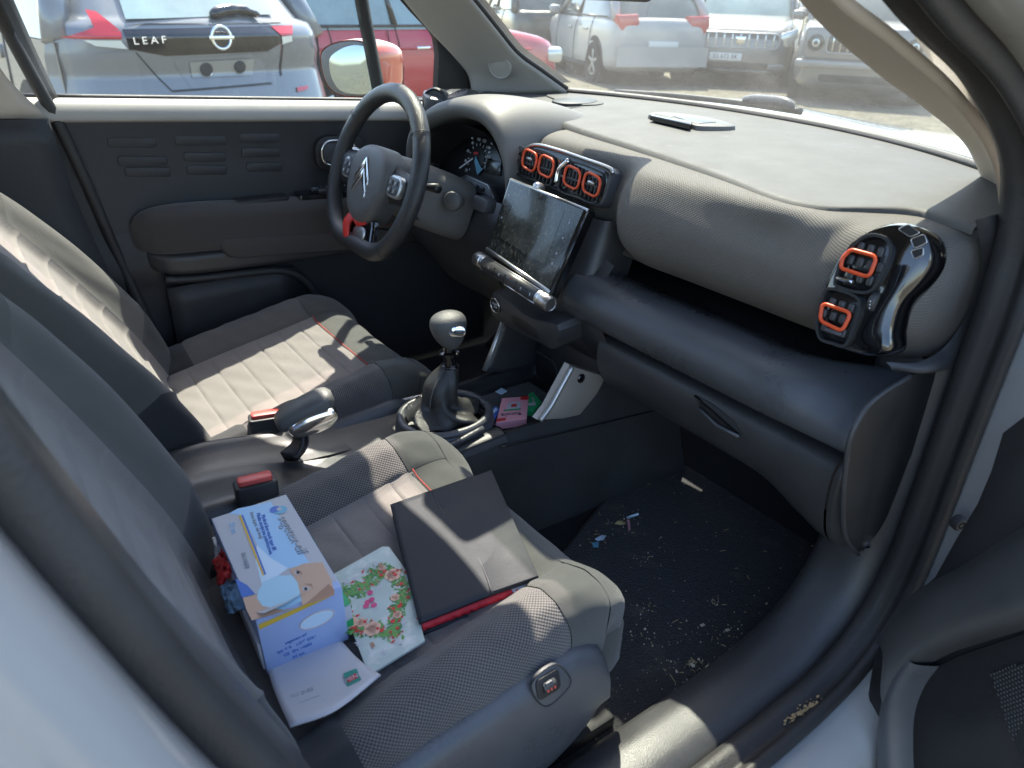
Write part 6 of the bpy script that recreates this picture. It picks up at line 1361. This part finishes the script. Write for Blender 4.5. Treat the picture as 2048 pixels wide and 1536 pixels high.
lpatch('tail_crease', ((250, 46), (520, 46), (560, 44), (560, 47)), 'chrome', .008, 24, 3)
# rear wiper + parcel
wpq = [rear_hit(lfm, dep, *p) for p in ((418, 30), (440, 22), (480, 20), (515, 30))]
gridmesh('rear_wiper', tube(crv([lfm(q[0], q[1], dep(*q)+.035) for q in wpq], 16), [.02, .035]+[.04]*6+[.032]*4+[.022]*3+[.01], 8), 'gloss_black', lt, closed_v=True, caps=True)
# emblem ring with bar and name
q = rear_hit(lfm, dep, 441, 75); ef = Fr(lfm(q[0], q[1], dep(*q)+.012), lfm.ex, lfm.ey)
tubeobj('emblem_ring', [ef(.062*math.cos(a), .066*math.sin(a), .0) for a in np.linspace(0, 2*math.pi, 33)[:-1]], .010, 'chrome', lt, n=8, closed=True)
frbox('emblem_bar', ef, (0, 0, .004), (.165, .022, .012), 'chrome', lt, .004)
q = rear_hit(lfm, dep, 298, 81); q2 = rear_hit(lfm, dep, 320, 80); nf = Fr(lfm(q[0], q[1], dep(*q)+.012), lfm(q2[0], q2[1], dep(*q2))-lfm(q[0], q[1], dep(*q)), (0, 0, 1))
text('name_badge', 'L E A F', nf, 0, 0, .058, 'chrome', lt, .001, thick=.004, sx=1.1)
# flank details on the visible side: shut line, door handle, fuel flap, window tip
hfk = Fr(lfm(-.905, .80, -1.55), f1v*-1, (0, 0, 1)); frbox('door_handle', hfk, (0, .05, .02), (.20, .035, .04), 'chrome', lt, .012)
plate('handle_cup', hfk, rrect(.20, .09, .03, 5, .05, .06), -.02, .012, 'car_grey', lt, .004)
tubeobj('door_gap', [lfm(-.907, .28, -1.75), lfm(-.905, .6, -1.38), lfm(-.90, .97, -1.30)], .006, 'plastic_black', lt, n=5)
# ---- red hatchback, side on
RB = R(6); rt, rc, rw = bgcar('parked_car', 'red hatchback parked side on beyond the far front window', 'car_red', (3.85, 7.1), RB, 4.15, 1.76, 1.50, .98, .86, glassm='car_glass_pale')
for s in (-1, 1):
    fr = Fr(rc(.445*4.15, s*.62, .66), -rc.l, (0, 0, 1)); plate('headlamp', fr, rrect(.40, .17, .06, 5), -.2, .03, 'headlamp', rt, .02)
tubeobj('side_crease', [rc(-1.9, -rw*1.005, .80), rc(0, -rw*1.012, .78), rc(1.5, -rw*.99, .74)], .012, 'car_red', rt, n=6)
for x in (-.42, .55): tubeobj('door_gap', [rc(x, -rw*1.003, .26), rc(x+.02, -rw*1.003, .6), rc(x-.02, -rw*.965, .95)], .005, 'plastic_black', rt, n=5)
# red front end wreckage seen past the far pillar
# ---- white hatchback behind, rear quarter towards us
wl = P(1245, 150, z=0)
B3 = R(70); wl = PD(1322, 120, 13.4)[:2]; wt_, wc, ww_ = bgcar('parked_car', 'white hatchback with dark red tail lamp left of the silver van', 'car_white', tuple(wl+2.05*np.array([math.cos(B3), math.sin(B3)])), B3, 4.1, 1.75, 1.50, 1.0, .85)
for s in (-1, 1):
    fr = Fr(wc(-.485*4.1, s*.62, .92), -wc.l if False else np.array([wc.f[1], -wc.f[0], 0]), (0, 0, 1)); plate('tail_lamp', fr, np.array([(-.20, .12), (.16, .14), (.20, 0), (.10, -.16), (-.08, -.16), (-.20, .06)]), -.12, .05, 'lamp_red', wt_, .03)
fr = Fr(wc(-.505*4.1, 0, .62), np.array([wc.f[1], -wc.f[0], 0]), (0, 0, 1)); plate('number_plate', fr, rrect(.52, .11, .01, 3), -.05, .02, 'plate_white', wt_, .003)
gridmesh('rear_bumper', net([[wc(-.5*4.1-.06, y, z) for y in (-.80, -.4, 0, .4, .80)] for z in (.30, .48, .60)], 8, 12), 'car_white', wt_)
# ---- silver van facing us with barred grille
B4 = R(218); vl = PD(1470, 152, 14.0)*np.array([1, 1, 0]); vt, vc, vw = bgcar('parked_car', 'silver van with barred dark grille facing the windscreen', 'car_silver', tuple((vl-2.1*np.array([math.cos(B4), math.sin(B4), 0]))[:2]), B4, 4.35, 1.76, 1.80, 1.08, .98, 'van', 'car_glass_pale')
gfr = Fr(vc(.485*4.35, 0, .72), vc.l, (0, 0, 1))
gp_ = plate('grille', gfr, rrect(1.22, .22, .08, 5), -.14, .06, 'gloss_black', vt, .01); tubeobj('grille_frame', [gfr(x, y, .062) for x, y in rrect(1.22, .22, .08, 5)], .014, 'alloy', vt, n=6, closed=True)
for i in range(9): frbox('grille_bar', gfr, (-.52+.13*i, 0, .062), (.016, .20, .016), 'chrome', vt, .004)
plate('emblem', gfr, np.array([(-.09, .06), (.09, .06), (.06, -.05), (-.06, -.05)]), .05, .09, 'chrome', vt, .01)
for s in (-1, 1): plate('headlamp', gfr, np.array([(s*.56, -.06), (s*.62, .12), (s*.86, .20), (s*.88, .08), (s*.76, -.08)])[::(1 if s > 0 else -1)], -.22, .045, 'headlamp', vt, .02)
pl = plate('number_plate', gfr, rrect(.52, .11, .01, 3, -.20, -.25), -.05, .10, 'plate_white', vt, .003); text('plate_text', 'ES 672 EK', gfr, -.20, -.25, .095, 'print_dark', vt, .102, thick=.001)
plate('bumper_bar', gfr, rrect(1.5, .10, .04, 4, 0, -.38), -.16, .06, 'car_silver', vt, .02); plate('bumper_intake', gfr, rrect(1.2, .07, .03, 4, 0, -.47), -.16, .05, 'gloss_black', vt, .01)
# ---- boxy grey off-roader at the right
B5 = R(212); ol = PD(1715, 152, 12.6)*np.array([1, 1, 0]); ot, oc, ow = bgcar('parked_car', 'grey off-roader with slotted grille at the far right of the windscreen', 'car_silver', tuple((ol-2.0*np.array([math.cos(B5), math.sin(B5), 0]))[:2]), B5, 4.3, 1.86, 1.70, 1.06, 1.02, 'van', 'car_glass')
ofr = Fr(oc(.507*4.3, 0, .80), oc.l, (0, 0, 1))
plate('front_panel', ofr, rrect(1.62, .42, .08, 5), -.2, .03, 'car_silver', ot, .03)
for cx in (-.26, .26):
    plate('grille', ofr, rrect(.46, .24, .06, 5, cx, 0), -.05, .034, 'gloss_black', ot, .004); tubeobj('grille_frame', [ofr(x, y, .036) for x, y in rrect(.46, .24, .06, 5, cx, 0)], .010, 'alloy', ot, n=6, closed=True)
    for i in range(4): frbox('grille_bar', ofr, (cx-.15+.10*i, 0, .04), (.014, .22, .014), 'chrome', ot, .003)
for s in (-1, 1): lathe('headlamp', Fr(ofr(s*.64, 0, .028), ofr.ex, ofr.ey), [(.11, 0), (.11, .016), (.085, .02), (.08, .008), (.03, .012), (.03, .03), (0, .035)], 'gloss_black', ot, 22); 
for s in (-1, 1): lathe('lamp_lens', Fr(ofr(s*.64, 0, .04), ofr.ex, ofr.ey), [(.055, 0), (.05, .012), (0, .02)], 'headlamp', ot, 18)
plate('bumper_bar', ofr, rrect(1.75, .10, .04, 4, 0, -.27), -.2, .08, 'car_beige', ot, .02)
# ---- further row: dark car, pale estate and others behind
bgcar('parked_car', 'dark green car between the red and the white hatchbacks', 'car_dark', (10.7, 13.4), R(66), 4.3, 1.75, 1.55, 1.0, .85)
bgcar('parked_car', 'beige estate car just left of the white hatchback', 'car_beige', (10.7, 11.3), R(68), 4.4, 1.78, 1.50, .98, .84)
bgcar('parked_car', 'pale car behind the silver van, mostly hidden', 'car_white', (17.0, 12.0), R(215), 4.3, 1.78, 1.6, 1.0, .85)
# ================================================================ one car = one thing: gather its assemblies as parts, their pieces as sub-parts
car['label'] = 'white car in the foreground, seen into its cabin through the open near door'; car['category'] = 'car'; car.name = 'white_car'
def descend(o, acc):
    for ch in [c for c in bpy.data.objects if c.parent == o]: acc.append(ch); descend(ch, acc)
    return acc
def gather(root, main):
    """turn an assembly (empty) into a part of the car: its main mesh takes the name, everything else hangs below it"""
    lab = root.get('label'); nm = root.name.split('.')[0]; ds_ = descend(root, [])
    mats_ = {o.name: WM(o) for o in ds_}
    mn = [o for o in ds_ if o.name.split('.')[0] == main][0]
    for o in ds_:
        tgt = car if o is mn else mn; base = Matrix.LocRotScale(o.location, o.rotation_euler, o.scale)
        o.parent = tgt; mats_[o.name] = mats_[o.name] @ base.inverted()
    mn.matrix_parent_inverse = WM(car).inverted() @ mats_[mn.name]
    wm = mats_[mn.name] @ Matrix.LocRotScale(mn.location, mn.rotation_euler, mn.scale)
    for o in ds_:
        if o is not mn: o.matrix_parent_inverse = wm.inverted() @ mats_[o.name]
    bpy.data.objects.remove(root); mn.name = nm
    if lab: mn['label'] = lab
    return mn
for root, main in ((dd, 'upper_panel'), (dm, 'mirror_bezel'), (da, 'top_pad'), (co, 'side_wall'), (ge, 'gaiter'), (hb, 'grip'), (sw, 'rim'), (ps, 'seat_base'), (ds, 'seat_base'), (od, 'trim_panel')): gather(root, main)
for b in [o for o in bpy.data.objects if o.name.startswith('belt_buckle')]: gather(b, 'buckle_body')
